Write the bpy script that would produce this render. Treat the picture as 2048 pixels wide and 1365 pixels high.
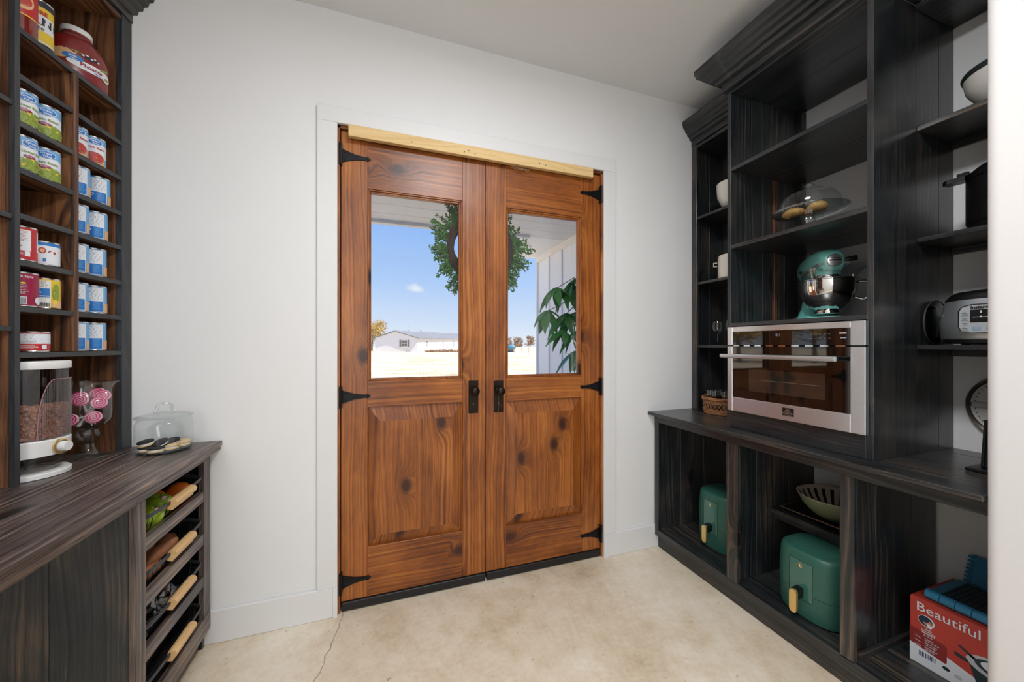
import bpy, bmesh, math, random
from mathutils import Vector, Matrix, Euler
random.seed(7)
PI = math.pi
sc = bpy.context.scene
for o in list(bpy.data.objects): bpy.data.objects.remove(o)
COL = sc.collection

# ---------------------------------------------------------------- camera
cam_d = bpy.data.cameras.new('camera'); cam = bpy.data.objects.new('camera', cam_d); COL.objects.link(cam)
cam_d.sensor_width = 36.0; cam_d.lens = 732.5/2048*36.0; cam_d.shift_y = 8.0/2048
cam_d.clip_start = 0.02; cam_d.clip_end = 600
cam.location = (0, 0, 1.35); cam.rotation_euler = (PI/2, 0, -math.radians(19.06))
sc.camera = cam
sc.view_settings.view_transform = 'Standard'; sc.view_settings.look = 'None'
sc.view_settings.gamma = 1.0; sc.view_settings.use_curve_mapping = False; sc.view_settings.exposure = 0.0

def S(r, g, b):
    f = lambda c: (c/255/12.92) if c/255 <= .04045 else ((c/255+.055)/1.055)**2.4
    return (f(r), f(g), f(b), 1)

# ---------------------------------------------------------------- sky
world = bpy.data.worlds.new('sky'); sc.world = world; world.use_nodes = True
nt = world.node_tree; nt.nodes.clear()
wo = nt.nodes.new('ShaderNodeOutputWorld'); wb = nt.nodes.new('ShaderNodeBackground')
tc = nt.nodes.new('ShaderNodeTexCoord'); sp = nt.nodes.new('ShaderNodeSeparateXYZ')
rp = nt.nodes.new('ShaderNodeValToRGB')
nt.links.new(tc.outputs['Generated'], sp.inputs[0]); nt.links.new(sp.outputs['Z'], rp.inputs[0])
e = rp.color_ramp.elements
e[0].position = 0.0; e[0].color = S(236, 244, 255); e[1].position = 1.0; e[1].color = S(84, 130, 225)
for p_, c_ in ((.06, S(214, 231, 255)), (.16, S(180, 211, 255)), (.32, S(142, 187, 252)), (.55, S(112, 160, 240))):
    q = rp.color_ramp.elements.new(p_); q.color = c_
def cloud(prev, d, size, flat):
    """soft puff around direction d; flat squashes it vertically"""
    v = Vector(d).normalized()
    sb = nt.nodes.new('ShaderNodeVectorMath'); sb.operation = 'SUBTRACT'; sb.inputs[1].default_value = v
    ml = nt.nodes.new('ShaderNodeVectorMath'); ml.operation = 'MULTIPLY'; ml.inputs[1].default_value = (1/size, 1/size, flat/size)
    ln = nt.nodes.new('ShaderNodeVectorMath'); ln.operation = 'LENGTH'
    nz = nt.nodes.new('ShaderNodeTexNoise'); nz.inputs['Scale'].default_value = 1.1/size; nz.inputs['Detail'].default_value = 5
    ad = nt.nodes.new('ShaderNodeMath'); ad.operation = 'MULTIPLY_ADD'; ad.inputs[1].default_value = 1.5
    cr = nt.nodes.new('ShaderNodeValToRGB'); cr.color_ramp.elements[0].position = .0; cr.color_ramp.elements[0].color = (.85, .85, .85, 1)
    cr.color_ramp.elements[1].position = .5; cr.color_ramp.elements[1].color = (0, 0, 0, 1)
    mx = nt.nodes.new('ShaderNodeMix'); mx.data_type = 'RGBA'
    nt.links.new(tc.outputs['Generated'], sb.inputs[0]); nt.links.new(sb.outputs[0], ml.inputs[0]); nt.links.new(ml.outputs[0], ln.inputs[0])
    nt.links.new(tc.outputs['Generated'], nz.inputs['Vector']); nt.links.new(nz.outputs[0], ad.inputs[0]); nt.links.new(ln.outputs['Value'], ad.inputs[2])
    sh = nt.nodes.new('ShaderNodeMath'); sh.operation = 'SUBTRACT'; sh.inputs[1].default_value = .75
    nt.links.new(ad.outputs[0], sh.inputs[0]); nt.links.new(sh.outputs[0], cr.inputs[0]); nt.links.new(cr.outputs[0], mx.inputs['Factor'])
    nt.links.new(prev, mx.inputs['A']); mx.inputs['B'].default_value = (.96, .97, 1, 1); return mx.outputs['Result']
skc = rp.outputs[0]
for d_, s_, f_ in (((.075, .99, .148), .05, 2.2), ((-.75, .62, .3), .12, 3), ((.8, .5, .4), .15, 3), ((-.3, -.9, .35), .15, 3), ((.25, .95, .06), .06, 5)):
    skc = cloud(skc, d_, s_, f_)
nt.links.new(skc, wb.inputs['Color']); wb.inputs['Strength'].default_value = 1.0
nt.links.new(wb.outputs[0], wo.inputs['Surface'])

# ---------------------------------------------------------------- sun and lamps
def sun(name, d, energy, color, angle=.01):
    l = bpy.data.lights.new(name, 'SUN'); l.energy = energy; l.color = color; l.angle = angle
    o = bpy.data.objects.new(name, l); COL.objects.link(o)
    o.rotation_euler = Vector(d).to_track_quat('-Z', 'Y').to_euler(); return o
def area(name, loc, d, sx, sy, energy, color=(1, 1, 1)):
    l = bpy.data.lights.new(name, 'AREA'); l.shape = 'RECTANGLE'; l.size = sx; l.size_y = sy
    l.energy = energy; l.color = color
    o = bpy.data.objects.new(name, l); COL.objects.link(o); o.location = loc
    o.rotation_euler = Vector(d).to_track_quat('-Z', 'Z' if abs(d[2]) < .9 else 'Y').to_euler(); return o
sun('sun', (-.50, .28, -.82), 9.5, (1, .95, .86), .009)
area('room_fill_light', (-.95, -2.75, 1.6), (.62, 1, .16), .9, 2.2, 37, (.92, .965, 1))  # added fill for daylight from behind, aimed at right cabinets; no window built
area('ceiling_lamp_light', (.45, .45, 2.96), (0, 0, -1), .5, .5, 38, (.97, .98, 1))
area('rear_overhead_fill_light', (-.80, -1.4, 2.96), (0, 0, -1), .9, 1.0, 23, (.97, .98, 1))  # added unseen overhead fill for the room, kept out of the pane reflections

# ---------------------------------------------------------------- node helpers
class N:
    def __init__(s, name):
        s.m = bpy.data.materials.new(name); s.m.use_nodes = True; s.t = s.m.node_tree
        s.b = s.t.nodes['Principled BSDF']; s.out = s.t.nodes['Material Output']
    def n(s, k, **kw):
        x = s.t.nodes.new(k)
        for a, b in kw.items(): setattr(x, a, b)
        return x
    def l(s, a, b): s.t.links.new(a, b)
    def math(s, op, a, b=None, c=None, clamp=False):
        x = s.n('ShaderNodeMath', operation=op, use_clamp=clamp)
        for i, v in enumerate((a, b, c)):
            if v is None: continue
            if isinstance(v, (int, float)): x.inputs[i].default_value = v
            else: s.l(v, x.inputs[i])
        return x.outputs[0]
    def comb(s, x, y, z):
        c = s.n('ShaderNodeCombineXYZ')
        for i, v in enumerate((x, y, z)):
            if isinstance(v, (int, float)): c.inputs[i].default_value = v
            else: s.l(v, c.inputs[i])
        return c.outputs[0]
    def noise(s, vec, scale, detail=3, rough=.55):
        x = s.n('ShaderNodeTexNoise'); x.inputs['Scale'].default_value = scale
        x.inputs['Detail'].default_value = detail; x.inputs['Roughness'].default_value = rough
        if vec is not None: s.l(vec, x.inputs['Vector'])
        return x.outputs[0]
    def ramp(s, fac, stops):
        r = s.n('ShaderNodeValToRGB'); s.l(fac, r.inputs[0]); el = r.color_ramp.elements
        el[0].position, el[0].color = stops[0]; el[1].position, el[1].color = stops[-1]
        for p, c in stops[1:-1]: q = el.new(p); q.color = c
        return r.outputs[0]
    def mix(s, f, a, b, mode='MIX'):
        x = s.n('ShaderNodeMix', data_type='RGBA', blend_type=mode)
        for k, v in (('Factor', f), ('A', a), ('B', b)):
            if isinstance(v, (int, float, tuple)): x.inputs[k].default_value = v
            else: s.l(v, x.inputs[k])
        return x.outputs['Result']
    def bump(s, h, strength=.2, dist=.002):
        b = s.n('ShaderNodeBump'); b.inputs['Strength'].default_value = strength; b.inputs['Distance'].default_value = dist
        s.l(h, b.inputs['Height']); s.l(b.outputs[0], s.b.inputs['Normal'])

def plain(name, col, rough=.5, metal=0, spec=.5, coat=0, var=0.0, vs=30, bump=0, aniso=0):
    n = N(name); b = n.b
    b.inputs['Base Color'].default_value = col; b.inputs['Roughness'].default_value = rough
    b.inputs['Metallic'].default_value = metal; b.inputs['Specular IOR Level'].default_value = spec
    b.inputs['Coat Weight'].default_value = coat; b.inputs['Coat Roughness'].default_value = .08
    tc = n.n('ShaderNodeTexCoord')
    if var or bump:
        f = n.noise(tc.outputs['Object'], vs, 4)
        if var:
            d = tuple(c*(1-var) for c in col[:3])+(1,); u = tuple(min(1, c*(1+var)) for c in col[:3])+(1,)
            n.l(n.ramp(f, [(.3, d), (.7, u)]), b.inputs['Base Color'])
        if bump: n.bump(f, bump, .002)
    return n.m

def wood(name, axis, stops, freq=55, knots=.55, rough=.42, warp=3.0, bump=.25, coat=0.0, kn=(4.2, 1.9), kcol=(.012, .006, .004, 1), spec=.5, blotch=.6):
    n = N(name); b = n.b
    tc = n.n('ShaderNodeTexCoord'); oi = n.n('ShaderNodeObjectInfo'); sx = n.n('ShaderNodeSeparateXYZ')
    n.l(tc.outputs['Object'], sx.inputs[0]); o = sx.outputs
    al = o[axis]; u, v = [o[i] for i in range(3) if i != axis]
    rnd = n.math('MULTIPLY', oi.outputs['Random'], 23.0)
    ac = n.math('ADD', n.math('ADD', u, v), rnd); al = n.math('ADD', al, n.math('MULTIPLY', rnd, 1.7))
    vo = n.n('ShaderNodeTexVoronoi', voronoi_dimensions='2D', feature='F1'); vo.inputs['Scale'].default_value = 1.0
    n.l(n.comb(n.math('MULTIPLY', ac, kn[0]), n.math('MULTIPLY', al, kn[1]), 0), vo.inputs['Vector'])
    sc_ = n.n('ShaderNodeSeparateColor'); n.l(vo.outputs['Color'], sc_.inputs[0])
    mask = n.math('GREATER_THAN', sc_.outputs[0], 1-knots)
    d = vo.outputs['Distance']
    near = n.math('MULTIPLY', n.math('SUBTRACT', 1.0, n.math('MULTIPLY', d, 3.0), clamp=True), mask)
    wv = n.comb(n.math('MULTIPLY', ac, 3.4), n.math('MULTIPLY', al, .9), rnd)
    w1 = n.noise(wv, 1.0, 2, .5)
    g = n.math('ADD', n.math('MULTIPLY', ac, freq), n.math('MULTIPLY', w1, warp*6))
    g = n.math('ADD', g, n.math('MULTIPLY', n.math('MULTIPLY', near, near), 7.0))
    st = n.n('ShaderNodeTexNoise', noise_dimensions='1D'); st.inputs['Scale'].default_value = 1.0
    st.inputs['Detail'].default_value = 3; n.l(g, st.inputs['W'])
    fine = n.noise(n.comb(n.math('MULTIPLY', ac, 330), n.math('MULTIPLY', al, 9), 0), 1.0, 2, .6)
    bl = n.noise(n.comb(n.math('MULTIPLY', ac, 5.0), n.math('MULTIPLY', al, 2.2), n.math('ADD', rnd, 4)), 1.0, 3, .6)
    f = n.math('ADD', n.math('MULTIPLY', st.outputs[0], .62), n.math('MULTIPLY', fine, .38))
    f = n.math('ADD', f, n.math('MULTIPLY', n.math('SUBTRACT', bl, .5), blotch))
    f = n.math('ADD', f, n.math('MULTIPLY', n.math('SUBTRACT', oi.outputs['Random'], .5), .10))
    c = n.ramp(f, stops)
    core = n.math('MULTIPLY', n.math('SUBTRACT', 1.0, n.math('MULTIPLY', d, 7.5), clamp=True), mask)
    core = n.math('MULTIPLY', core, 1.7, clamp=True)
    c = n.mix(n.math('MULTIPLY', near, .45), c, kcol)
    c = n.mix(core, c, kcol)
    n.l(c, b.inputs['Base Color'])
    b.inputs['Specular IOR Level'].default_value = spec
    b.inputs['Coat Weight'].default_value = coat; b.inputs['Coat Roughness'].default_value = .25
    n.l(n.math('ADD', rough-.1, n.math('MULTIPLY', fine, .2)), b.inputs['Roughness'])
    n.bump(n.math('ADD', n.math('MULTIPLY', st.outputs[0], .4), fine), bump, .0015)
    return n.m

def woods(base, stops, **k): return [wood(base+s, i, stops, **k) for i, s in enumerate(('_x', '_y', '_z'))]
EB = woods('ebony_stained_pine', [(.24, S(14, 18, 21)), (.42, S(30, 35, 38)), (.56, S(48, 48, 48)), (.68, S(78, 68, 58)), (.84, S(110, 90, 72))], rough=.32, knots=.45, kcol=S(16, 15, 15), coat=.3, warp=1.6, blotch=.75, freq=70)
WL = woods('dark_walnut_pine', [(.28, S(34, 30, 32)), (.42, S(70, 60, 57)), (.54, S(106, 92, 84)), (.66, S(144, 122, 106)), (.82, S(180, 152, 128))], warp=1.4, freq=75, coat=.1, rough=.38, knots=.35, kcol=S(22, 16, 14))
BR = woods('warm_brown_pine', [(.25, S(36, 22, 15)), (.43, S(76, 48, 31)), (.58, S(116, 76, 48)), (.74, S(148, 100, 64)), (.9, S(172, 122, 80))], warp=1.5, rough=.5, knots=.6, blotch=.8, kcol=S(24, 13, 9))
DR = woods('knotty_pine_door', [(.22, S(72, 34, 12)), (.40, S(118, 62, 22)), (.54, S(146, 82, 30)), (.68, S(170, 102, 42)), (.88, S(194, 126, 58))], rough=.36, knots=.5, kcol=S(58, 24, 12), kn=(3.8, 2.3), coat=.05, warp=.8, freq=66, blotch=.7)
EDG = woods('grey_edge_pine', [(.25, S(34, 36, 40)), (.5, S(52, 53, 56)), (.75, S(76, 74, 72)), (.95, S(104, 96, 88))], rough=.4, knots=.1)
PINE = wood('raw_pine_strip', 0, [(.2, S(196, 160, 104)), (.5, S(222, 188, 130)), (.8, S(234, 206, 152))], rough=.6, knots=.3, kcol=S(120, 80, 40), blotch=.3)

def wallmat(name, col, rough=.75, bump=.06):
    n = N(name); tc = n.n('ShaderNodeTexCoord')
    f = n.noise(tc.outputs['Object'], 2.0, 3); g = n.noise(tc.outputs['Object'], 160, 2)
    d = tuple(c*.975 for c in col[:3])+(1,)
    n.l(n.ramp(f, [(.3, d), (.7, col)]), n.b.inputs['Base Color']); n.b.inputs['Roughness'].default_value = rough
    n.bump(g, bump, .001); return n.m
WALL = wallmat('white_painted_drywall', S(232, 232, 232))
CEIL = wallmat('white_ceiling_paint', S(232, 232, 232))
TRIM = wallmat('white_trim_paint', S(227, 227, 227), .45, .02)

def floor_mat():
    n = N('stained_concrete'); tc = n.n('ShaderNodeTexCoord'); v = tc.outputs['Object']
    a = n.noise(v, 1.6, 6, .62); b_ = n.noise(v, 7, 5, .65); c_ = n.noise(v, 55, 4, .7)
    f = n.math('ADD', n.math('MULTIPLY', a, .5), n.math('MULTIPLY', b_, .3)); f = n.math('ADD', f, n.math('MULTIPLY', c_, .2))
    col = n.ramp(f, [(.36, S(188, 168, 140)), (.45, S(216, 199, 173)), (.54, S(230, 217, 196)), (.66, S(242, 236, 222))])
    sp_ = n.noise(v, 38, 3, .6)
    m = n.math('MULTIPLY', n.math('GREATER_THAN', sp_, .71), .55)
    col = n.mix(m, col, S(112, 82, 58))
    # hairline crack in the slab
    sx = n.n('ShaderNodeSeparateXYZ'); n.l(v, sx.inputs[0])
    wob = n.math('MULTIPLY', n.math('SUBTRACT', n.noise(v, 6, 3), .5), .09)
    ln = n.math('ABSOLUTE', n.math('ADD', n.math('SUBTRACT', n.math('MULTIPLY', sx.outputs[0], 1.0), n.math('MULTIPLY', sx.outputs[1], .19)), n.math('ADD', wob, 1.214)))
    cm = n.math('MULTIPLY', n.math('LESS_THAN', ln, .0022), n.math('GREATER_THAN', n.noise(v, 3, 2), .46))
    col = n.mix(n.math('MULTIPLY', cm, .6), col, S(110, 84, 62))
    n.l(col, n.b.inputs['Base Color']); n.l(n.math('ADD', .38, n.math('MULTIPLY', b_, .25)), n.b.inputs['Roughness'])
    n.bump(n.math('ADD', b_, n.math('MULTIPLY', c_, .4)), .12, .004); return n.m
FLOOR = floor_mat()

def thin_glass(name, tint=(1, 1, 1, 1), lo=.04, hi=.75, rough=0.0, blend=.35):
    n = N(name); n.t.nodes.remove(n.b)
    tr = n.n('ShaderNodeBsdfTransparent'); tr.inputs[0].default_value = tint
    gl = n.n('ShaderNodeBsdfGlossy'); gl.inputs['Roughness'].default_value = rough
    lw = n.n('ShaderNodeLayerWeight'); lw.inputs[0].default_value = blend
    f = n.math('ADD', lo, n.math('MULTIPLY', n.math('POWER', lw.outputs['Facing'], 2.2), hi-lo))
    ms = n.n('ShaderNodeMixShader'); n.l(f, ms.inputs[0]); n.l(tr.outputs[0], ms.inputs[1]); n.l(gl.outputs[0], ms.inputs[2])
    n.l(ms.outputs[0], n.out.inputs['Surface']); return n.m
PANE = thin_glass('window_glass', (.97, .98, .98, 1), .03, .5, 0, .2)
GLASS = thin_glass('clear_glass', (.965, .98, .975, 1), .05, .5)
GLASS2 = thin_glass('thick_pressed_glass', (.92, .95, .945, 1), .10, .7, .02)
PRESS = thin_glass('pressed_glass_plate', (.86, .90, .895, 1), .24, .85, .05)
PLAST = thin_glass('clear_plastic', (.88, .89, .91, 1), .08, .45, .02)

BLACK = plain('black_iron', S(22, 23, 26), .45, .6, var=.2)
BRONZE = plain('oil_rubbed_bronze', S(44, 36, 31), .38, .8, var=.15)
WIRE = plain('black_wire', S(30, 33, 38), .45, .4)
RAIL = plain('grey_coated_metal', S(62, 64, 68), .45, .3)
STEEL = plain('brushed_steel', (.72, .74, .76, 1), .32, .92, var=.05, vs=200)
STEEL.node_tree.nodes['Principled BSDF'].inputs['Anisotropic'].default_value = .85; STEEL.node_tree.nodes['Principled BSDF'].inputs['Anisotropic Rotation'].default_value = .25
CHROME = plain('polished_steel', (.72, .70, .68, 1), .07, 1)
OVGL = plain('black_oven_glass', S(9, 9, 10), .03, 0, .5); OVGL.node_tree.nodes['Principled BSDF'].inputs['IOR'].default_value = 1.75
BEECH = wood('beech_handle', 1, [(.2, S(216, 170, 112)), (.6, S(232, 192, 136)), (.9, S(240, 206, 156))], rough=.45, knots=0, freq=40, blotch=.2)
WHITE = plain('white_plastic', S(232, 232, 230), .35)
CREAM = plain('cream_enamel', S(226, 218, 204), .35)
BLKP = plain('black_plastic', S(14, 15, 17), .35)
GREEN = plain('sage_green_plastic', S(44, 92, 80), .42, var=.05, vs=4)
GREEND = plain('dark_green_seam', S(8, 34, 30), .5)
GOLD = plain('brushed_gold', S(238, 204, 136), .32, .85)
TEAL = plain('aqua_enamel', S(136, 222, 214), .18, coat=.8)
RED = plain('red_print', S(186, 40, 44), .45)
MAR = plain('maroon_print', S(150, 26, 66), .45)
BLUE = plain('blue_print', S(36, 118, 196), .45)
LBLUE = plain('light_blue_print', S(112, 172, 222), .45)
PAPER = plain('white_print', S(226, 230, 236), .5)
DARKT = plain('dark_text_print', S(40, 44, 60), .5)
GREENP = plain('bean_green_print', S(140, 158, 60), .5, var=.45, vs=300)
REDB = plain('red_bean_print', S(186, 66, 56), .5, var=.4, vs=400)
TANP = plain('tan_print', S(220, 178, 132), .5, var=.1, vs=60)
YEL = plain('yellow_print', S(232, 200, 60), .5)
TIN = plain('tin_can', (.68, .68, .68, 1), .22, 1)
PICO = plain('red_salsa', S(128, 34, 34), .3, var=.18, vs=120, coat=.5)
ASH = plain('white_siding_paint', S(238, 242, 248), .6, var=.04, vs=40)

# ---------------------------------------------------------------- mesh builder
class M:
    def __init__(s): s.v = []; s.f = []; s.mi = []
    def add(s, vs, fs, mi=0, T=None):
        k = len(s.v)
        s.v += [tuple(T @ Vector(p)) if T else tuple(p) for p in vs]
        s.f += [tuple(i+k for i in f) for f in fs]; s.mi += [mi]*len(fs); return s
    def box(s, x0, x1, y0, y1, z0, z1, mi=0, bev=0.0, T=None):
        if x0 > x1: x0, x1 = x1, x0
        if y0 > y1: y0, y1 = y1, y0
        if z0 > z1: z0, z1 = z1, z0
        b = min(bev, (x1-x0)*.3, (y1-y0)*.3, (z1-z0)*.3)
        if b <= 0:
            vs = [(x, y, z) for z in (z0, z1) for y in (y0, y1) for x in (x0, x1)]
            return s.add(vs, [(0, 2, 3, 1), (4, 5, 7, 6), (0, 1, 5, 4), (2, 6, 7, 3), (0, 4, 6, 2), (1, 3, 7, 5)], mi, T)
        bm = bmesh.new(); bmesh.ops.create_cube(bm, size=1)
        for q in bm.verts: q.co = ((x0+x1)/2+q.co.x*(x1-x0), (y0+y1)/2+q.co.y*(y1-y0), (z0+z1)/2+q.co.z*(z1-z0))
        bmesh.ops.bevel(bm, geom=bm.edges[:], offset=b, segments=1 if bev < .006 else 3, affect='EDGES', profile=.5)
        bm.verts.ensure_lookup_table()
        s.add([q.co[:] for q in bm.verts], [tuple(q.index for q in f.verts) for f in bm.faces], mi, T); bm.free(); return s
    def lathe(s, prof, c=(0, 0, 0), n=32, mi=0, T=None, sx=1, sy=1, mod=None, close=True):
        vs = []; fs = []
        for k, (r, z) in enumerate(prof):
            for i in range(n):
                a = 2*PI*i/n; rr = r*(mod(a, k) if mod else 1)
                vs.append((c[0]+rr*math.cos(a)*sx, c[1]+rr*math.sin(a)*sy, c[2]+z))
        for k in range(len(prof)-1):
            for i in range(n):
                j = (i+1) % n; fs.append((k*n+i, k*n+j, (k+1)*n+j, (k+1)*n+i))
        if close:
            if prof[0][0] > 1e-5: fs.append(tuple(reversed(range(n))))
            if prof[-1][0] > 1e-5: fs.append(tuple((len(prof)-1)*n+i for i in range(n)))
        return s.add(vs, fs, mi, T)
    def ell(s, c, rx, ry, rz, n=14, m=8, mi=0, T=None):
        pr = [(math.sin(PI*k/m) if 0 < k < m else 1e-4, -math.cos(PI*k/m)*rz) for k in range(m+1)]
        vs = []; fs = []
        for r, z in pr:
            for i in range(n): a = 2*PI*i/n; vs.append((c[0]+r*rx*math.cos(a), c[1]+r*ry*math.sin(a), c[2]+z))
        for k in range(m):
            for i in range(n): j = (i+1) % n; fs.append((k*n+i, k*n+j, (k+1)*n+j, (k+1)*n+i))
        return s.add(vs, fs, mi, T)
    def tube(s, pts, r, n=8, mi=0, closed=False, T=None, flat=1.0):
        P = [Vector(p) for p in pts]; L = len(P); vs = []; fs = []; up = None
        for i, p in enumerate(P):
            a = P[(i-1) % L] if (closed or i > 0) else p; b = P[(i+1) % L] if (closed or i < L-1) else p
            t = (b-a).normalized()
            if up is None: up = Vector((0, 0, 1)) if abs(t.z) < .9 else Vector((1, 0, 0))
            u = t.cross(up);
            if u.length < 1e-4: u = t.cross(Vector((1, .3, 0)))
            u.normalize(); w = u.cross(t).normalized(); up = w
            rr = r[i] if isinstance(r, (list, tuple)) else r
            for k in range(n):
                q = 2*PI*k/n; vs.append(tuple(p+u*math.cos(q)*rr*flat+w*math.sin(q)*rr))
        for i in range(L if closed else L-1):
            j = (i+1) % L
            for k in range(n): l = (k+1) % n; fs.append((i*n+k, i*n+l, j*n+l, j*n+k))
        if not closed: fs.append(tuple(reversed(range(n)))); fs.append(tuple((L-1)*n+k for k in range(n)))
        return s.add(vs, fs, mi, T)
    def prism(s, poly, d0, d1, axis, mi=0, T=None):
        # poly: 2D points in the two remaining axes (ordered), extruded along axis
        def P(a, b, d):
            return {0: (d, a, b), 1: (a, d, b), 2: (a, b, d)}[axis]
        n = len(poly); vs = [P(a, b, d0) for a, b in poly]+[P(a, b, d1) for a, b in poly]
        fs = [(i, (i+1) % n, n+(i+1) % n, n+i) for i in range(n)]+[tuple(reversed(range(n))), tuple(range(n, 2*n))]
        return s.add(vs, fs, mi, T)
    def sheet(s, pts, mi=0, T=None): return s.add(pts, [tuple(range(len(pts)))], mi, T)

def wloc(o):
    v = Vector((0, 0, 0))
    while o: v = v+o.location; o = o.parent
    return v
def put(name, m, mats, parent=None, smooth=35, kind=None, label=None, cat=None, group=None, recenter=True, norm=True):
    me = bpy.data.meshes.new(name); vs = m.v
    if recenter:
        lo = [min(q[i] for q in vs) for i in range(3)]; hi = [max(q[i] for q in vs) for i in range(3)]
        c = Vector([(lo[i]+hi[i])/2 for i in range(3)])
        if parent is None: c.z = lo[2]
    else: c = Vector((0, 0, 0))
    me.from_pydata([(q[0]-c[0], q[1]-c[1], q[2]-c[2]) for q in vs], [], m.f)
    if not isinstance(mats, (list, tuple)): mats = [mats]
    for x in mats: me.materials.append(x)
    me.polygons.foreach_set('material_index', m.mi)
    if norm:
        bm = bmesh.new(); bm.from_mesh(me); bmesh.ops.recalc_face_normals(bm, faces=bm.faces[:]); bm.to_mesh(me); bm.free()
    if smooth:
        me.polygons.foreach_set('use_smooth', [True]*len(me.polygons)); me.set_sharp_from_angle(angle=math.radians(smooth))
    me.update()
    o = bpy.data.objects.new(name, me); COL.objects.link(o)
    if parent: o.parent = parent; o.location = c-wloc(parent)
    else: o.location = c
    if kind: o['kind'] = kind
    tag(o, label, cat, group); return o
def tag(o, label=None, cat=None, group=None):
    if label: o['label'] = label
    if cat: o['category'] = cat
    if group: o['group'] = group
    return o
def thing(name, loc, label=None, cat=None, group=None, kind=None):
    o = bpy.data.objects.new(name, None); COL.objects.link(o); o.location = loc; o.empty_display_size = .05
    if kind: o['kind'] = kind
    return tag(o, label, cat, group)
def board(name, x0, x1, y0, y1, z0, z1, mats, parent, axis=None, bev=.0012, **k):
    if isinstance(mats, list):
        d = [abs(x1-x0), abs(y1-y0), abs(z1-z0)]
        if axis is None: axis = d.index(max(d))
        mats = mats[axis]
    return put(name, M().box(x0, x1, y0, y1, z0, z1, 0, bev), mats, parent, **k)
_txt = {}
def text_geo(s, size, align='CENTER', bold=0.0):
    k = (s, size, align, bold)
    if k not in _txt:
        cu = bpy.data.curves.new('t', 'FONT'); cu.body = s; cu.size = size; cu.align_x = align; cu.offset = bold; cu.resolution_u = 2
        ob = bpy.data.objects.new('t', cu); COL.objects.link(ob)
        dg = bpy.context.evaluated_depsgraph_get(); dg.update(); me = bpy.data.meshes.new_from_object(ob.evaluated_get(dg))
        _txt[k] = ([v.co[:] for v in me.vertices], [tuple(p.vertices) for p in me.polygons])
        bpy.data.objects.remove(ob); bpy.data.curves.remove(cu); bpy.data.meshes.remove(me)
    return _txt[k]
def text_on(m, s, size, T, mi=0, align='CENTER', bold=0.0, sx=1.0):
    v, f = text_geo(s, size, align, bold); m.add([(p[0]*sx, p[1], 0) for p in v], f, mi, T)
def frame(o, right, up):
    r = Vector(right).normalized(); u = Vector(up).normalized(); n = r.cross(u)
    return Matrix(((r.x, u.x, n.x, o[0]), (r.y, u.y, n.y, o[1]), (r.z, u.z, n.z, o[2]), (0, 0, 0, 1)))

# ================================================================ ROOM SHELL
ZC = 3.02
put('floor', M().box(-1.5, 2.6, -3.1, 2.30, -.1, 0), FLOOR, kind='structure')
put('ceiling', M().box(-1.5, 2.6, -3.1, 2.14, ZC, ZC+.12), CEIL, kind='structure')
w = M(); w.box(-1.5, -.246, 2.018, 2.14, 0, ZC); w.box(1.334, 2.6, 2.018, 2.14, 0, ZC); w.box(-.246, 1.334, 2.018, 2.14, 2.478, ZC)
put('wall_back', w, WALL, kind='structure', smooth=0)
put('wall_left', M().box(-1.5, -1.38, -3.1, 2.018, 0, ZC), WALL, kind='structure')
put('wall_right', M().box(2.315, 2.45, -.9, 2.018, 0, ZC), WALL, kind='structure')
put('wall_rear', M().box(-1.5, 2.6, -3.2, -3.1, 0, ZC), WALL, kind='structure')
# partition beside the camera: rounded corner at the end of the alcove
r_ = .03; pl = [(1.765, -3.1), (1.652, -3.1), (1.652, .562-r_)]
pl += [(1.652+r_-r_*math.cos(a*PI/12), .562-r_+r_*math.sin(a*PI/12)) for a in range(1, 7)]
pl += [(1.765, .562)]
WARMW = wallmat('corner_wall_paint', S(222, 220, 219))
put('wall_near', M().prism(pl, 0, ZC, 2), WARMW, kind='structure', smooth=25)
put('wall_alcove', M().box(1.765, 2.315, .2, .3, 0, ZC), WALL, kind='structure')
put('baseboard_left', M().box(-.78, -.246, 2.0, 2.018, 0, .149, bev=.003), TRIM, kind='structure')
put('baseboard_right', M().box(1.334, 1.735, 2.0, 2.018, 0, .149, bev=.003), TRIM, kind='structure')
put('trim_1', M().box(-.316, -.226, 1.9995, 2.018, .149, 2.455, bev=.002), TRIM, kind='structure')
put('trim_2', M().box(1.308, 1.396, 1.9995, 2.018, .149, 2.455, bev=.002), TRIM, kind='structure')
put('trim_3', M().box(-.316, 1.396, 1.999, 2.018, 2.455, 2.534, bev=.002), TRIM, kind='structure')
# plinths where the baseboard runs to the opening
put('trim_4', M().box(-.246, -.226, 2.0, 2.018, 0, .149), TRIM, kind='structure')
put('trim_5', M().box(1.308, 1.334, 2.0, 2.018, 0, .149), TRIM, kind='structure')
# stained door jambs and head
fr = thing('trim_6', (.54, 2.08, 0), kind='structure')
board('jamb', -.244, -.2155, 2.0185, 2.14, 0, 2.455, DR, fr)
board('jamb', 1.2985, 1.332, 2.0185, 2.14, 0, 2.455, DR, fr)
board('head_jamb', -.244, 1.332, 2.0185, 2.14, 2.440, 2.476, DR, fr)
board('door_stop', -.2155, -.205, 2.083, 2.14, .005, 2.440, DR, fr)
board('door_stop', 1.288, 1.2985, 2.083, 2.14, .005, 2.440, DR, fr)
board('threshold', -.244, 1.332, 2.10, 2.14, 0, .006, BLACK, fr)

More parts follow.
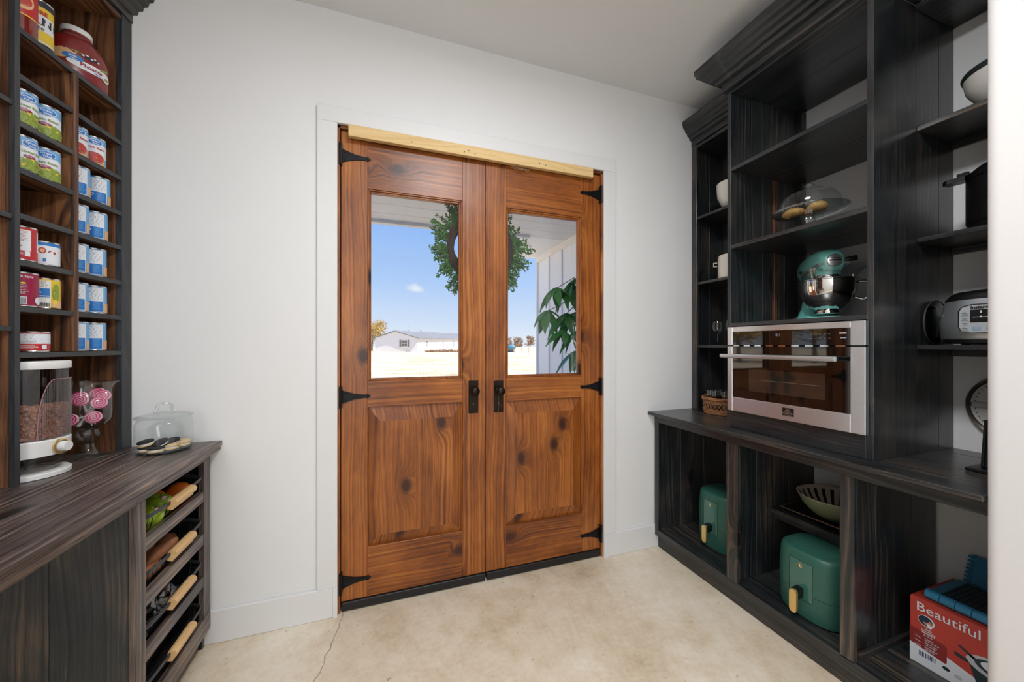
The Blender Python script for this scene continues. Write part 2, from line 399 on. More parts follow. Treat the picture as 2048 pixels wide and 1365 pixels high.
# pale strip nailed over the top of the doors
st = thing('nailed_strip', (.52, 2.0, 2.395), 'pale unpainted wood strip nailed across the top of the double doors', 'board')
board('board', -.175, 1.224, 1.990, 2.0175, 2.395, 2.4535, PINE, st, bev=.002)
for x in (.13, .41, .435, .47, .86, .9, 1.02): put('nail_hole', M().ell((x, 1.9897, 2.42+random.uniform(-.01, .012)), .003, .001, .003, 8, 4), BLACK, st)
q = M()
for k in range(26):
    x = .74+random.uniform(-.06, .05); z = 2.388+random.uniform(-.012, .002); a = random.uniform(-1, 1)
    q.tube([(x, 2.01, z), (x+.03*math.cos(a), 2.008+random.uniform(-.01, .004), z+.018*math.sin(a))], .0007, 4)
tag(put('straw', q, plain('dry_straw', S(168, 140, 104), .8)), 'wisps of dry straw caught under the pale strip over the doors', 'straw')['kind'] = 'stuff'

# ================================================================ DOORS
YD = 2.035; YB = 2.079
def door(idx, x0, x1, sl, sr, gz0, gz1, pin, railz, panz, hx, kx):
    D = thing('door_%d' % idx, ((x0+x1)/2, YD, .005), kind='structure')
    board('stile', x0, sl, YD, YB, .048, 2.436, DR, D, bev=.0015)
    board('stile', sr, x1, YD, YB, .048, 2.436, DR, D, bev=.0015)
    board('top_rail', sl, sr, YD+.0004, YB, gz1+.017, 2.436, DR, D)
    board('lock_rail', sl, sr, YD+.0004, YB, railz, gz0-.014, DR, D)
    board('bottom_rail', sl, sr, YD+.0004, YB, .048, panz, DR, D)
    # raised panel with wide bevels
    xi0, xi1, zi0, zi1 = pin; a, b = YD+.016, YD+.002
    vs = [(sl, a, panz), (sr, a, panz), (sr, a, railz), (sl, a, railz), (xi0, b, zi0), (xi1, b, zi0), (xi1, b, zi1), (xi0, b, zi1)]
    vs += [(x, YB-.004, z) for x, y, z in vs[:4]]
    put('raised_panel', M().add(vs, [(4, 5, 6, 7)]), DR[2], D, smooth=0)
    for nm, f_, ax in (('panel_bevel', (3, 2, 6, 7), 2), ('panel_bevel', (0, 4, 5, 1), 2), ('panel_bevel', (0, 3, 7, 4), 2), ('panel_bevel', (1, 5, 6, 2), 2)):
        p = [Vector(vs[i]) for i in f_]; bk = [v+Vector((0, .012, 0)) for v in p]
        put(nm, M().add([v[:] for v in p+bk], [(0, 1, 2, 3), (7, 6, 5, 4), (0, 4, 5, 1), (1, 5, 6, 2), (2, 6, 7, 3), (3, 7, 4, 0)]), DR[ax], D, smooth=0)
    # glazing bead and glass
    bz0, bz1, bx0, bx1 = gz0-.014, gz1+.017, sl, sr
    g = M(); gx0, gx1 = sl+.016, sr-.018
    def ring(o, i, ya, yb):
        (ox0, ox1, oz0, oz1), (ix0, ix1, iz0, iz1) = o, i
        g.box(ox0, ix0, ya, yb, oz0, oz1, bev=.003); g.box(ix1, ox1, ya, yb, oz0, oz1, bev=.003)
        g.box(ix0, ix1, ya, yb, oz0, iz0, bev=.003); g.box(ix0, ix1, ya, yb, iz1, oz1, bev=.003)
    ring((bx0, bx1, bz0, bz1), (gx0, gx1, gz0, gz1), YD+.012, YB-.004)
    ring((bx0, bx1, bz0, bz1), (bx0+.008, bx1-.008, bz0+.007, bz1-.008), YD+.004, YD+.02)
    put('glazing_bead', g, DR[2], D)
    put('glass_pane', M().box(gx0, gx1, YD+.024, YD+.028, gz0, gz1), PANE, D, smooth=0)
    board('door_sweep', x0+.004, x1-.003, YD-.012, YB, .004, .046, plain('black_rubber_%d' % idx, S(18, 18, 20), .5), D, bev=.003)
    # strap hinges
    s = 1 if hx < 0 else -1
    for zz in (2.310, 1.086, .148):
        h = M(); y = YD-.004
        h.box(hx-.004*s, hx+.010*s, 2.012, YD+.001, zz-.055, zz+.055, bev=.001)
        h.tube([(hx+.005*s, 2.012, zz-.05), (hx+.005*s, 2.012, zz+.05)], .0055, 8)
        L = .137; X = lambda t: hx+(.008+t*L)*s
        poly = [(X(0), zz-.034), (X(.28), zz-.021), (X(.45), zz-.014), (X(.8), zz-.008), (X(.9), zz-.011), (X(1), zz), (X(.9), zz+.011), (X(.8), zz+.008), (X(.45), zz+.014), (X(.28), zz+.021), (X(0), zz+.034)]
        h.prism([(p_[0], p_[1]) for p_ in poly], y-.002, YD+.001, 1)
        H = put('strap_hinge', h, BLACK, D, smooth=30)
        q = M()
        for t, dz in ((.12, .018), (.12, -.018), (.5, 0), (.88, 0)): q.ell((X(t), y-.003, zz+dz), .0042, .002, .0042, 8, 4)
        for dz in (-.04, .04): q.ell((hx+.002*s, 2.0105, zz+dz), .004, .002, .004, 8, 4)
        put('screw', q, plain('hinge_screw', S(40, 40, 44), .3, .9), H)
    # knob on long plate
    px0, px1, pz0, pz1 = kx
    P = put('knob_plate', M().box(px0, px1, YD-.005, YD+.001, pz0, pz1, bev=.002), BRONZE, D)
    cx_, cz_ = (px0+px1)/2, pz1-.056
    T = Matrix.Translation((cx_, YD-.004, cz_)) @ Matrix.Rotation(PI/2, 4, 'X')
    put('knob', M().lathe([(.017, 0), (.017, .004), (.010, .007), (.009, .022), (.017, .028), (.0245, .036), (.0265, .044), (.024, .053), (.016, .060), (.0001, .063)], n=28, T=T), BRONZE, P, smooth=40)
    q = M(); q.lathe([(.0035, 0), (.0035, .0008)], n=10, T=Matrix.Translation((cx_, YD-.0052, cz_-.072)) @ Matrix.Rotation(PI/2, 4, 'X')); q.box(cx_-.0012, cx_+.0012, YD-.006, YD-.005, cz_-.083, cz_-.072)
    put('keyhole', q, plain('brass_keyhole_%d' % idx, S(150, 120, 84), .35, .9), P)
    return D
door(1, -.2125, .5405, -.087, .409, 1.176, 2.144, (-.027, .354, .357, .951), 1.029, .303, -.2165, (.443, .499, .964, 1.148))
door(2, .5435, 1.2955, .6675, 1.1655, 1.173, 2.136, (.736, 1.108, .350, .944), 1.022, .290, 1.2995, (.592, .648, .960, 1.143))

ch = M()
for s_ in (-1, 1):
    for k in range(34 if s_ > 0 else 24):
        x = .625+s_*(.009+.0015*math.sin(k*.5)); z = 1.066-k*.0065
        ch.ell((x, 2.018, z), .0016, .0016, .0022, 6, 4)
ch.ell((.634, 2.018, 1.066-34*.0065), .004, .002, .006, 8, 4)
tag(put('ball_chain', ch, plain('brass_beads', S(150, 118, 80), .35, .9)), 'thin beaded brass chain hanging from the knob of the right-hand door', 'chain')

# ================================================================ RIGHT CABINETS
XW = 2.315; YL = 2.0175
# --- lower cabinet
B = thing('base_cabinet', (1.95, 1.2, 0), 'long black-stained open base cabinet under the counter with oven tower', 'cabinet')
XF = 1.700
board('stile', XF, XF+.02, 1.966, 1.9995, .128, .838, EB, B)
board('stile', XF, XF+.02, 1.393, 1.456, .128, .838, EB, B)
board('stile', XF, XF+.02, .900, .9475, .122, .838, EB, B)
board('apron', XF-.0, XF+.02, .564, 1.9995, .838, .8865, EB, B)
board('cleat', XF+.02, XF+.04, .564, 1.98, .845, .8865, EB, B)
board('base_lip', XF, XF+.02, .564, 1.9995, .086, .128, EB, B)
board('toe_kick', XF+.027, XF+.047, .564, 1.9995, 0, .086, EB, B)
# floor planks of the bays
for a, b in ((XF+.02, 1.905), (1.906, 2.11), (2.111, XW-.002)):
    board('bottom_shelf', a, b, .564 if a < 1.8 else .32, 1.985, .108, .127, EB, B, axis=1)
def side_panel(y0, y1, z0, z1, xs, parent, nm='side_panel', mats=EB):
    for i in range(len(xs)-1):
        board(nm, xs[i]+.0006, xs[i+1]-.0006, y0, y1, z0, z1, mats, parent, axis=2, bev=.001)
side_panel(1.982, YL-.018, .128, .886, (XF+.02, 1.9, 2.1, XW-.002), B)
side_panel(1.412, 1.434, .128, .886, (XF+.02, 1.86, 2.1, XW-.002), B)
side_panel(.9120, .934, .128, .886, (XF+.02, 1.86, 2.1, XW-.03), B)
side_panel(.318, .336, .128, .886, (1.767, 2.0, XW-.002), B)
for a, b in ((1.96, 2.135), (2.136, XW-.002)): board('half_shelf', a, b, .935, 1.411, .455, .475, EB, B, axis=1)
board('shelf_rail', 1.962, 1.980, .935, 1.411, .428, .455, EB, B)
board('shelf_cleat', 1.98, XW-.005, 1.392, 1.411, .430, .4545, EB, B)
# shoe strips beside bay floor
board('shoe_strip', 1.74, XW-.01, .898, .912, .127, .150, EB, B)

CT = thing('counter_top', (1.98, 1.2, .887), 'black-stained plank counter top carrying the oven tower', 'counter')
for a, b in ((1.655, 1.932), (1.933, 2.200), (2.2015, XW-.001)):
    board('plank', a, b, .564 if a < 1.7 else .31, YL-.0005, .887, .907, EB, CT, axis=1, bev=.0025)

# --- tower with oven
T0, T1 = .870, 1.503; XT = 1.760
TW = thing('oven_tower', (2.03, 1.19, .907), 'tall black-stained open shelf tower framing the built-in oven', 'shelf unit')
side_panel(T0, T0+.021, .907, 2.727, (XT, 2.036, 2.199, XW-.002), TW)
side_panel(T1-.022, T1, .907, 2.727, (XT, 2.0, 2.17, XW-.002), TW)
for z, nm in ((2.286, 'shelf'), (1.868, 'shelf'), (1.449, 'shelf')):
    board(nm, XT+.001, 2.03, T0+.0215, T1-.0225, z, z+.020, EB, TW, axis=1, bev=.0015)
    board(nm, 2.031, XW-.004, T0+.0215, T1-.0225, z, z+.020, EB, TW, axis=1, bev=.0015)
board('top_board', XT+.001, 2.03, T0+.0215, T1-.0225, 2.706, 2.727, EB, TW, axis=1)
board('top_board', 2.031, XW-.004, T0+.0215, T1-.0225, 2.706, 2.727, EB, TW, axis=1)
board('front_board', XT-.006, XT+.014, T0+.0215, T1-.0225, .9075, 1.0005, EB, TW)
board('front_board', XT+.004, XT+.02, T0+.0215, T1-.0225, 1.0008, 1.012, EB, TW)
board('post_block', XT-.0045, XT-.0005, T0+.001, T0+.022, .9075, 1.004, EB, TW)
board('post_block', XT-.0045, XT-.0005, T1-.022, T1-.001, .9075, 1.002, EB, TW)
board('back_strip', 2.27, XW-.004, T1-.05, T1-.023, 1.49, 2.70, EB, TW)
board('back_strip', 2.07, 2.094, T1-.036, T1-.0225, 1.49, 2.28, BR, TW)

PROF = [(0, 0), (.016, .004), (.020, .022), (.034, .026), (.038, .044), (.052, .050), (.056, .068), (.070, .074), (.075, .094), (.078, .100), (.078, .121)]
def crown(parent, pts, z, mats, k=1.0, name='crown_moulding'):
    """pts: list of (point, outward dir) mitred run"""
    m = M(); vs = []; n = len(PROF)+2
    for (x, y), (dx, dy) in pts:
        for (o, h) in PROF: vs.append((x+dx*o*k, y+dy*o*k, z+h))
        vs.append((x, y, z+.121)); vs.append((x, y, z))
    fs = []
    for i in range(len(pts)-1):
        for j in range(n-1): fs.append((i*n+j, i*n+j+1, (i+1)*n+j+1, (i+1)*n+j))
    fs.append(tuple(range(n))); fs.append(tuple((len(pts)-1)*n+j for j in range(n)))
    m.add(vs, fs); return put(name, m, mats[1], parent, smooth=0)
kx = .097/.078
crown(TW, [((XT-.019, T0-.019), (-kx, -kx)), ((XT-.019, T1+.019), (-kx, kx)), ((2.03, T1+.019), (0, kx))], 2.769, EB)
crown(TW, [((2.03, T0-.019), (0, -kx)), ((XT-.019, T0-.019), (-kx, -kx))], 2.769, EB)
board('frieze', XT-.019, XT+.0, T0-.019, T1+.019, 2.727, 2.800, EB, TW)
board('frieze', XT, 2.03, T1, T1+.019, 2.727, 2.80, EB, TW)
board('frieze', XT, 2.03, T0-.019, T0, 2.727, 2.80, EB, TW)

def side_unit(y0, y1, label, wallside):
    U = thing('side_shelf_unit', (2.17, (y0+y1)/2, .907), label, 'shelf unit')
    XS = 2.03
    ya, yb = y0+.0005, y1-.0005
    yw = yb if wallside > 0 else ya
    s = -wallside
    board('stile', XS, XS+.019, yw, yw+s*.042, .907, 2.74, EB, U)
    side_panel(*(sorted((yw+s*.0, yw+s*.018))), .907, 2.74, (XS+.0195, 2.17, XW-.002), U)
    lo, hi = (ya, yb-.0185) if wallside > 0 else (ya+.0185, yb)
    for z in (2.218, 1.766, 1.332):
        board('shelf', XS+.010, XW-.004, lo, hi, z, z+.018, EB, U, axis=1)
    board('top_board', XS+.001, XW-.004, lo, hi, 2.71, 2.728, EB, U, axis=1)
    board('frieze', XS-.004, XS+.014, ya, yb, 2.739, 2.80, EB, U)
    crown(U, [((XS-.004, ya), (-1, 0)), ((XS-.004, yb), (-1, 0))], 2.777, EB)
    # plank back left open above: narrow back cleats under the shelves
    for z in (2.218, 1.766, 1.332): board('back_cleat', XW-.02, XW-.004, lo, hi, z-.03, z-.0005, EB, U)
    if wallside > 0:
        for i in range(3): board('back_plank', XW-.018, XW-.003, lo+i*(hi-lo)/3+.0006, lo+(i+1)*(hi-lo)/3-.0006, .9085, 1.30, EB, U, axis=2)
        for zz0, zz1 in ((1.351, 1.735), (1.785, 2.187), (2.237, 2.709)):
            for i in range(3): board('back_plank', XW-.018, XW-.003, lo+i*(hi-lo)/3+.0006, lo+(i+1)*(hi-lo)/3-.0006, zz0, zz1, EB, U, axis=2)
    return U
side_unit(T1, YL, 'narrow black-stained shelf unit in the corner between oven tower and door wall', 1)
side_unit(.32, T0, 'narrow black-stained shelf unit nearest the camera, right of the oven tower', -1)
put('trim_7', M().box(2.3, 2.3145, .55, .72, .48, .80, bev=.003), plain('grey_access_panel', S(196, 196, 196), .6), kind='structure')

# ================================================================ OVEN
OV = thing('built_in_oven', (1.9, 1.18, 1.002), 'built-in stainless steel oven with black glass door under the mixer shelf', 'oven')
xo, oy0, oy1, oz0, oz1 = 1.735, .883, 1.4815, 1.003, 1.4445
board('oven_body', 1.765, 2.25, .90, 1.472, 1.013, 1.44, BLKP, OV)
zs = 1.346  # split between control panel and door
def frame_box(y0, y1, z0, z1, iy0, iy1, iz0, iz1, x0=xo, x1=xo+.022, top=True, bot=True):
    m = M(); b = .0015
    m.box(x0, x1, y0, iy0, z0, z1, bev=b); m.box(x0, x1, iy1, y1, z0, z1, bev=b)
    if bot: m.box(x0, x1, iy0, iy1, z0, iz0, bev=b)
    if top: m.box(x0, x1, iy0, iy1, iz1, z1, bev=b)
    return m
gy0, gy1 = .931, 1.452
put('control_panel_frame', frame_box(oy0, oy1, zs+.003, oz1, gy0, gy1, 0, oz1-.026, bot=False), STEEL, OV)
cp = put('control_glass', M().box(xo+.003, xo+.02, gy0, gy1, zs+.003, oz1-.026), OVGL, OV)
dn = put('oven_door', frame_box(oy0, oy1, oz0, zs-.003, gy0, gy1, oz0+.073, 0, top=False), STEEL, OV)
put('door_glass', M().box(xo+.003, xo+.02, gy0, gy1, oz0+.073, zs-.003), OVGL, dn)
put('inner_window', M().box(xo+.0024, xo+.0032, 1.02, 1.36, 1.118, 1.228), plain('oven_window_tint', S(40, 35, 32), .05, 0, 1.0, coat=1), dn)
put('oven_rack', M().box(xo+.0018, xo+.0026, 1.03, 1.30, 1.176, 1.177), plain('rack_wire_tint', S(120, 112, 100), .3), dn)
for k in range(9): put('vent_slot', M().box(xo+.004, xo+.02, gy0+.02+k*.058, gy0+.052+k*.058, zs-.0025, zs+.0025), CHROME, OV)
hb = M(); hz = 1.2935; hb.tube([(xo-.048, .955, hz), (xo-.048, 1.478, hz)], .0105, 20)
for y in (1.0, 1.44): hb.tube([(xo-.048, y, hz), (xo+.004, y, hz)], .006, 10)
put('handle', hb, STEEL, dn, smooth=40)
bd = M(); bd.box(xo-.003, xo+.001, 1.142, 1.192, 1.026, 1.062, 0, .001)
by = frame((xo-.0034, 1.167, 1.031), (0, -1, 0), (0, 0, 1))
pts = [(math.cos(a*PI/12), math.sin(a*PI/12)) for a in range(13)]
for r in (.013, .008): bd.add([(xo-.0036, 1.167+c*r, 1.043+s*r) for c, s in pts]+[(xo-.0036, 1.167+c*(r-.0025), 1.043+s*(r-.0025)) for c, s in pts], [(i, i+1, 14+i, 13+i) for i in range(12)], 1)
text_on(bd, 'FORNO', .0125, frame((xo-.0036, 1.167, 1.0335), (0, -1, 0), (0, 0, 1)), 1, bold=.0003)
bd.box(xo-.0037, xo-.003, 1.153, 1.181, 1.029, 1.0302, 1)
put('maker_badge', bd, [BLKP, plain('badge_silver', (.7, .7, .7, 1), .3, 1)], dn)
q = M()
for j, s_ in enumerate(('12:1',)): text_on(q, '12:1', .016, frame((xo+.0024, 1.218, 1.392), (0, -1, 0), (0, 0, 1)), 0)
for r in range(2):
    for c in range(5): q.box(xo+.002, xo+.0028, 1.0+c*.017-.0, 1.009+c*.017, 1.378+r*.018, 1.3788+r*.018, 0)
    for c in range(2): q.box(xo+.002, xo+.0028, 1.268, 1.280, 1.378+r*.018, 1.3788+r*.018, 0)
q.box(xo+.002, xo+.0028, .945, .969, 1.395, 1.402, 0); q.box(xo+.002, xo+.0028, .945, .965, 1.377, 1.381, 0)
put('control_print', q, plain('grey_control_print', S(150, 152, 158), .4), cp)['kind'] = 'stuff'

# ================================================================ LEFT UNIT (stands very slightly out of square)
def LX(y): return -(1.23-.1*y)
ZL = .914
L = thing('cubby_shelf_unit', (-1.2, 1.76, ZL), 'brown-stained cubby shelf unit filled with cans on the dark counter', 'shelf unit')
XB = -1.345
def lshelf(name, y0, y1, z0, z1, inset, mat, xb=XB, parent=L):
    vs = [(xb, y0), (LX(y0)-inset, y0), (LX(y1)-inset, y1), (xb, y1)]
    return put(name, M().prism(vs, z0, z1, 2), mat, parent, smooth=0)
YS0, YS1, YD0, YD1, YE = 1.558, 1.573, 1.751, 1.772, 1.965
# face pieces
def lface(name, y0, y1, z0, z1, th=.020, mats=EDG, d=0.0, parent=L):
    ax = 2 if (z1-z0) > (y1-y0) else 1
    vs = [(LX(y0)-th, y0), (LX(y0)+d, y0), (LX(y1)+d, y1), (LX(y1)-th, y1)]
    return put(name, M().prism(vs, z0, z1, 2), mats[ax], parent, smooth=0)
lface('stile', YE, YL-.001, ZL, 2.728)
lface('divider_edge', YS0, YS1, ZL, 2.728, .012, d=.001)
lface('divider_edge', YD0+.001, YD1-.001, 1.328, 2.325, .008, mats=BR)
def lpanel(name, y0, y1, z0, z1, x1, xb=XB, mats=BR, n=2):
    xs = [xb+(x1-xb)*i/n for i in range(n+1)]
    for i in range(n): board(name, xs[i]+.0005, xs[i+1]-.0005, y0, y1, z0, z1, mats, L, axis=2, bev=0)
lpanel('side_panel', YE+.0005, YL-.002, ZL, 2.71, LX(YE)-.021, n=3)
lpanel('divider', YS0+.0005, YS1-.0005, ZL, 2.71, LX(YS0)-.0125)
lpanel('small_divider', YD0+.0015, YD1-.0015, 1.328, 2.321, LX(YD0)-.009)
board('back_panel', XB-.015, XB, .62, YL-.002, ZL, 2.727, BR, L, axis=2)
LEV = [2.34, 2.195, 2.048, 1.903, 1.761, 1.616, 1.471, 1.3265]
for z in LEV:
    lface('shelf_edge', YS1, YE, z-.017, z, .010, d=-.001)
    lshelf('shelf', YS1+.0005, YE-.0005, z-.0168, z-.0002, .0115, BR[1])
lshelf('top_board', YS1+.0005, YE-.0005, 2.70, 2.716, .003, BR[1])
# neighbouring section towards the camera
for z in (2.10, 1.751, 1.408):
    lface('shelf_edge', .62, YS0-.001, z-.015, z, .010, d=-.003)
    lshelf('shelf', .62, YS0-.001, z-.0148, z-.0002, .0135, BR[1])
lshelf('top_board', .62, YS0-.001, 2.70, 2.716, .003, BR[1])
lpanel('side_panel', .60, .619, ZL, 2.727, LX(.6)-.003)
lface('frieze', .60, YL-.001, 2.728, 2.80, .018, mats=EB, d=.004)
crown(L, [((LX(.6)+.004, .6), (1, 0)), ((LX(YL)+.004, YL-.001), (1, 0))], 2.765, EB)

# --- left counter and drawer cabinet
LC = thing('counter_top', (-1.0, 1.3, .842), 'dark brown plank counter under the cubby shelves, left of the doors', 'counter')
for a, b in ((-1.375, -1.12), (-1.119, -.90), (-.899, -.705)):
    board('plank', a, b, .3, YL-.0005, .893, ZL, WL, LC, axis=1, bev=.003)
board('nosing', -.728, -.711, .3, YL-.0005, .873, .8928, WL, LC, axis=1, bev=.003)
XC = -.745
LB = thing('drawer_cabinet', (-1.0, 1.75, 0), 'dark-stained cabinet with four open wire basket drawers beside the door wall', 'cabinet')
board('top_rail', XC-.02, XC+.001, 1.483, 1.9995, .842, .8925, WL, LB)
board('stile', XC-.02, XC, 1.483, 1.534, .05, .842, WL, LB)
board('stile', XC-.02, XC, 1.939, 1.9995, .155, .842, WL, LB)
for z0, z1 in ((.669, .714), (.484, .530), (.301, .346)):
    board('rail', XC-.021, XC-.001, 1.534, 1.939, z0, z1, WL, LB)
board('base_rail', XC-.020, XC+.002, 1.534, 1.9995, .082, .155, WL, LB)
board('toe_kick', XC-.055, XC-.036, 1.484, 1.9995, 0, .082, WL, LB)
xs = (-1.37, -1.16, -.95, XC-.0205)
for i in range(3): board('side_panel', xs[i]+.0005, xs[i+1]-.0005, 1.484, 1.502, 0, .8925, EB, LB, axis=2)
for i in range(3): board('side_panel', xs[i]+.0005, xs[i+1]-.0005, 1.981, 1.9995, 0, .8925, EB, LB, axis=2)
board('bottom_board', -1.37, XC-.022, 1.503, 1.98, .10, .118, EB, LB, axis=1)
for z in (.585, .405, .217, .774):
    board('drawer_runner', -1.2, XC-.03, 1.503, 1.512, z, z+.02, BLACK, LB)
    board('drawer_runner', -1.2, XC-.03, 1.971, 1.98, z, z+.02, BLACK, LB)
board('apron', XC-.02, XC+.001, .3, 1.4825, .842, .8925, WL, LC)

def basket(zr, zb, label, first=None):
    """wire basket drawer: rim height zr, floor height zb"""
    K = thing('wire_basket', (-.95, 1.735, zb), label, 'basket', 'wire basket drawers in the left cabinet')
    y0, y1, x1, x0 = 1.520, 1.962, -.765, -1.16
    rim = M(); r = .035; dx = .016
    pts = [(x0, y0+.01, zr), (x1-.045, y0+.01, zr)]
    pts += [(x1-.045+.06*math.sin(a), y0+.01+.036*(1-math.cos(a)), zr-.010*math.sin(a)) for a in [k*PI/12 for k in range(1, 7)]]
    pts += [(x1+.015, y0+.10, zr-.014), (x1+.017, 1.74, zr-.018), (x1+.015, y1-.10, zr-.014)]
    pts += [(x1-.045+.06*math.sin(a), y1-.01-.036*(1-math.cos(a)), zr-.010*math.sin(a)) for a in [k*PI/12 for k in range(6, 0, -1)]]
    pts += [(x1-.045, y1-.01, zr), (x0, y1-.01, zr)]
    rim.tube(pts, .0085, 8, flat=.4); put('rim', rim, RAIL, K, smooth=50)
    w = M(); yy0, yy1 = y0+.016, y1-.016; xf = x1-.012; rw = .0012
    for k in range(15):
        y = yy0+(yy1-yy0)*k/14
        w.tube([(xf+.012, y, zr-.015), (xf, y, zb+.02), (xf-.02, y, zb+.002), (x0+.02, y, zb+.002), (x0, y, zb+.02), (x0-.004, y, zr-.01)], rw, 4)
    for k in range(11):
        x = xf-.02-(xf-x0-.02)*k/10
        w.tube([(x, yy0-.004, zr-.004), (x, yy0+.004, zb+.02), (x, yy0+.02, zb+.002), (x, yy1-.02, zb+.002), (x, yy1-.004, zb+.02), (x, yy1+.004, zr-.004)], rw, 4)
    for h in (.35, .7):
        z = zb+(zr-zb)*h; w.tube([(x0, yy0, z), (xf, yy0, z), (xf, yy1, z), (x0, yy1, z)], rw, 4, closed=True)
    put('wire_mesh', w, WIRE, K, smooth=0)
    # beech handle, half-round over the rim
    T = Matrix.Translation((x1+.020, 1.716, zr-.018))
    poly = [(-.012, -.020), (.004, -.024), (.006, -.014), (.016, -.008), (.018, .004), (.012, .013), (0, .017), (-.009, .014), (-.011, .004)]
    put('handle', M().prism([(T.translation.x+a, T.translation.z+b) for a, b in poly], 1.682, 1.835, 1), BEECH, K, smooth=30)
    return K
BK = [(.784, .692), (.595, .503), (.415, .323), (.227, .135)]
lab = ('top wire basket drawer holding green apples and oranges', 'second wire basket drawer from the top, filled with sweet potatoes',
       'third wire basket drawer from the top, holding a clear plastic bag', 'lowest wire basket drawer, empty, nearest the floor')
for (a, b), l_ in zip(BK, lab): basket(a, b, l_)

# ================================================================ OUTSIDE
def ground_mat():
    n = N('dry_winter_grass'); tc = n.n('ShaderNodeTexCoord'); v = tc.outputs['Object']
    mp = n.n('ShaderNodeMapping'); mp.inputs['Scale'].default_value = (.35, 1.3, 1); n.l(v, mp.inputs[0])
    a = n.noise(mp.outputs[0], .5, 6, .7); b_ = n.noise(v, 7, 5, .75)
    f = n.math('ADD', n.math('MULTIPLY', a, .5), n.math('MULTIPLY', b_, .5))
    n.l(n.ramp(f, [(.36, S(122, 84, 46)), (.44, S(176, 140, 98)), (.50, S(222, 202, 170)), (.62, S(238, 226, 204))]), n.b.inputs['Base Color'])
    n.b.inputs['Roughness'].default_value = .95; n.b.inputs['Specular IOR Level'].default_value = .1
    n.bump(b_, .5, .03); return n.m
GZ = -.18
put('ground', M().box(-160, 160, 4.3, 260, GZ-.2, GZ), ground_mat(), kind='structure', smooth=0)
put('porch_slab', M().box(-4, 2.18, 2.141, 4.3, GZ-.2, -.012), plain('porch_concrete', S(220, 214, 204), .8, var=.1, vs=8), kind='structure')
PORCHP = plain('grey_porch_paint', S(214, 215, 218), .6, var=.04, vs=6)
pc = thing('porch_ceiling', (-.5, 3.0, 2.68), kind='structure')
for i in range(8):
    y = 2.1405+i*.255
    board('ceiling_board', -4, 2.17, y+.001, y+.254, 2.685, 2.70, PORCHP, pc, bev=.002)
board('beam', -4, 1.66, 4.14, 4.21, 2.655, 2.90, PORCHP, pc)
board('eave_soffit', 1.66, 2.17, 4.185, 5.22, 2.685, 2.70, plain('white_soffit', S(226, 228, 232), .6), pc)
board('fascia', 1.63, 1.66, 4.215, 5.24, 2.66, 2.82, ASH, pc)
put('roof', M().box(-4.2, 6, -3.4, 4.3, 3.2, 3.3), PORCHP, kind='structure')
put('roof', M().box(1.62, 6, 4.31, 5.3, 2.83, 2.9), PORCHP, kind='structure')
wp = thing('wall_porch', (2.3, 3.6, 0), kind='structure')
prev = 2.15
for k in range(8):
    y0 = 5.17-(k+1)*.4025; y1 = 5.17-k*.4025
    board('siding_panel', 2.196, 2.30, max(2.145, y0+.001), y1-.001, GZ, 2.62, ASH, wp, bev=0)
    board('batten', 2.178, 2.196, y1-.022-.02, y1-.0, GZ, 2.60, ASH, wp, bev=.002)
board('frieze_board', 2.172, 2.20, 2.145, 5.175, 2.60, 2.684, plain('white_frieze_board', S(236, 232, 226), .6), wp)
board('corner_board', 2.175, 2.30, 5.171, 5.19, GZ, 2.684, ASH, wp)

# --- boxwood wreath
WX, WZ = .548, 1.930; WY = 2.155
wr = thing('wreath', (WX, WY, WZ), 'round green leafy wreath on a brown twig ring hanging outside the doors', 'wreath')
tw = M(); rr = random.Random(3)
for k in range(26):
    R0 = .184+rr.uniform(-.016, .016); ph = rr.uniform(0, 6); dy = rr.uniform(-.016, .016); am = rr.uniform(.004, .012)
    tw.tube([(WX+(R0+am*math.sin(3*a+ph))*math.cos(a), WY+dy+.008*math.sin(2*a+ph), WZ+(R0+am*math.sin(3*a+ph))*math.sin(a)) for a in [2*PI*i/40 for i in range(40)]], .0075, 5, closed=True)
put('twig_ring', tw, plain('dark_grapevine', S(58, 40, 32), .85, var=.4, vs=40), wr)
LEAFB = plain('boxwood_leaf', S(70, 118, 50), .45, var=.4, vs=25); LEAFB.node_tree.nodes['Principled BSDF'].inputs['Transmission Weight'].default_value = 0
def leaf_poly(m, T, L, W, fold=.15, mi=0):
    m.add([(0, 0, 0), (W*.5, L*.35, fold*W), (W*.42, L*.7, fold*W), (0, L, 0), (-W*.42, L*.7, fold*W), (-W*.5, L*.35, fold*W), (0, L*.5, 0)],
          [(0, 1, 6), (1, 2, 6), (2, 3, 6), (3, 4, 6), (4, 5, 6), (5, 0, 6)], mi, T)
lv = M()
for k in range(300):
    a = rr.uniform(0, 2*PI); lobe = 1+.16*math.sin(3*a+.8)+.10*math.sin(7*a)
    r0 = .185; base = Vector((WX+r0*math.cos(a), WY+rr.uniform(.0, .03), WZ+r0*math.sin(a)))
    out = Vector((math.cos(a+rr.uniform(-.6, .6)), rr.uniform(-.15, .5), math.sin(a+rr.uniform(-.6, .6)))).normalized()
    Ls = rr.uniform(.035, .14)*lobe
    tip = base+out*Ls
    lv.tube([base[:], tip[:]], .0011, 3)
    nl = int(Ls/.012)+2
    for j in range(nl):
        p = base.lerp(tip, .25+.8*j/nl)
        for s_ in (-1, 1):
            d = (out*.6+Vector((rr.uniform(-1, 1), rr.uniform(-.6, .6), rr.uniform(-1, 1)))*.75).normalized()
            T = Matrix.Translation(p) @ d.to_track_quat('Y', 'Z').to_matrix().to_4x4() @ Matrix.Rotation(rr.uniform(0, 6), 4, 'Y')
            leaf_poly(lv, T, rr.uniform(.018, .028), rr.uniform(.008, .012))
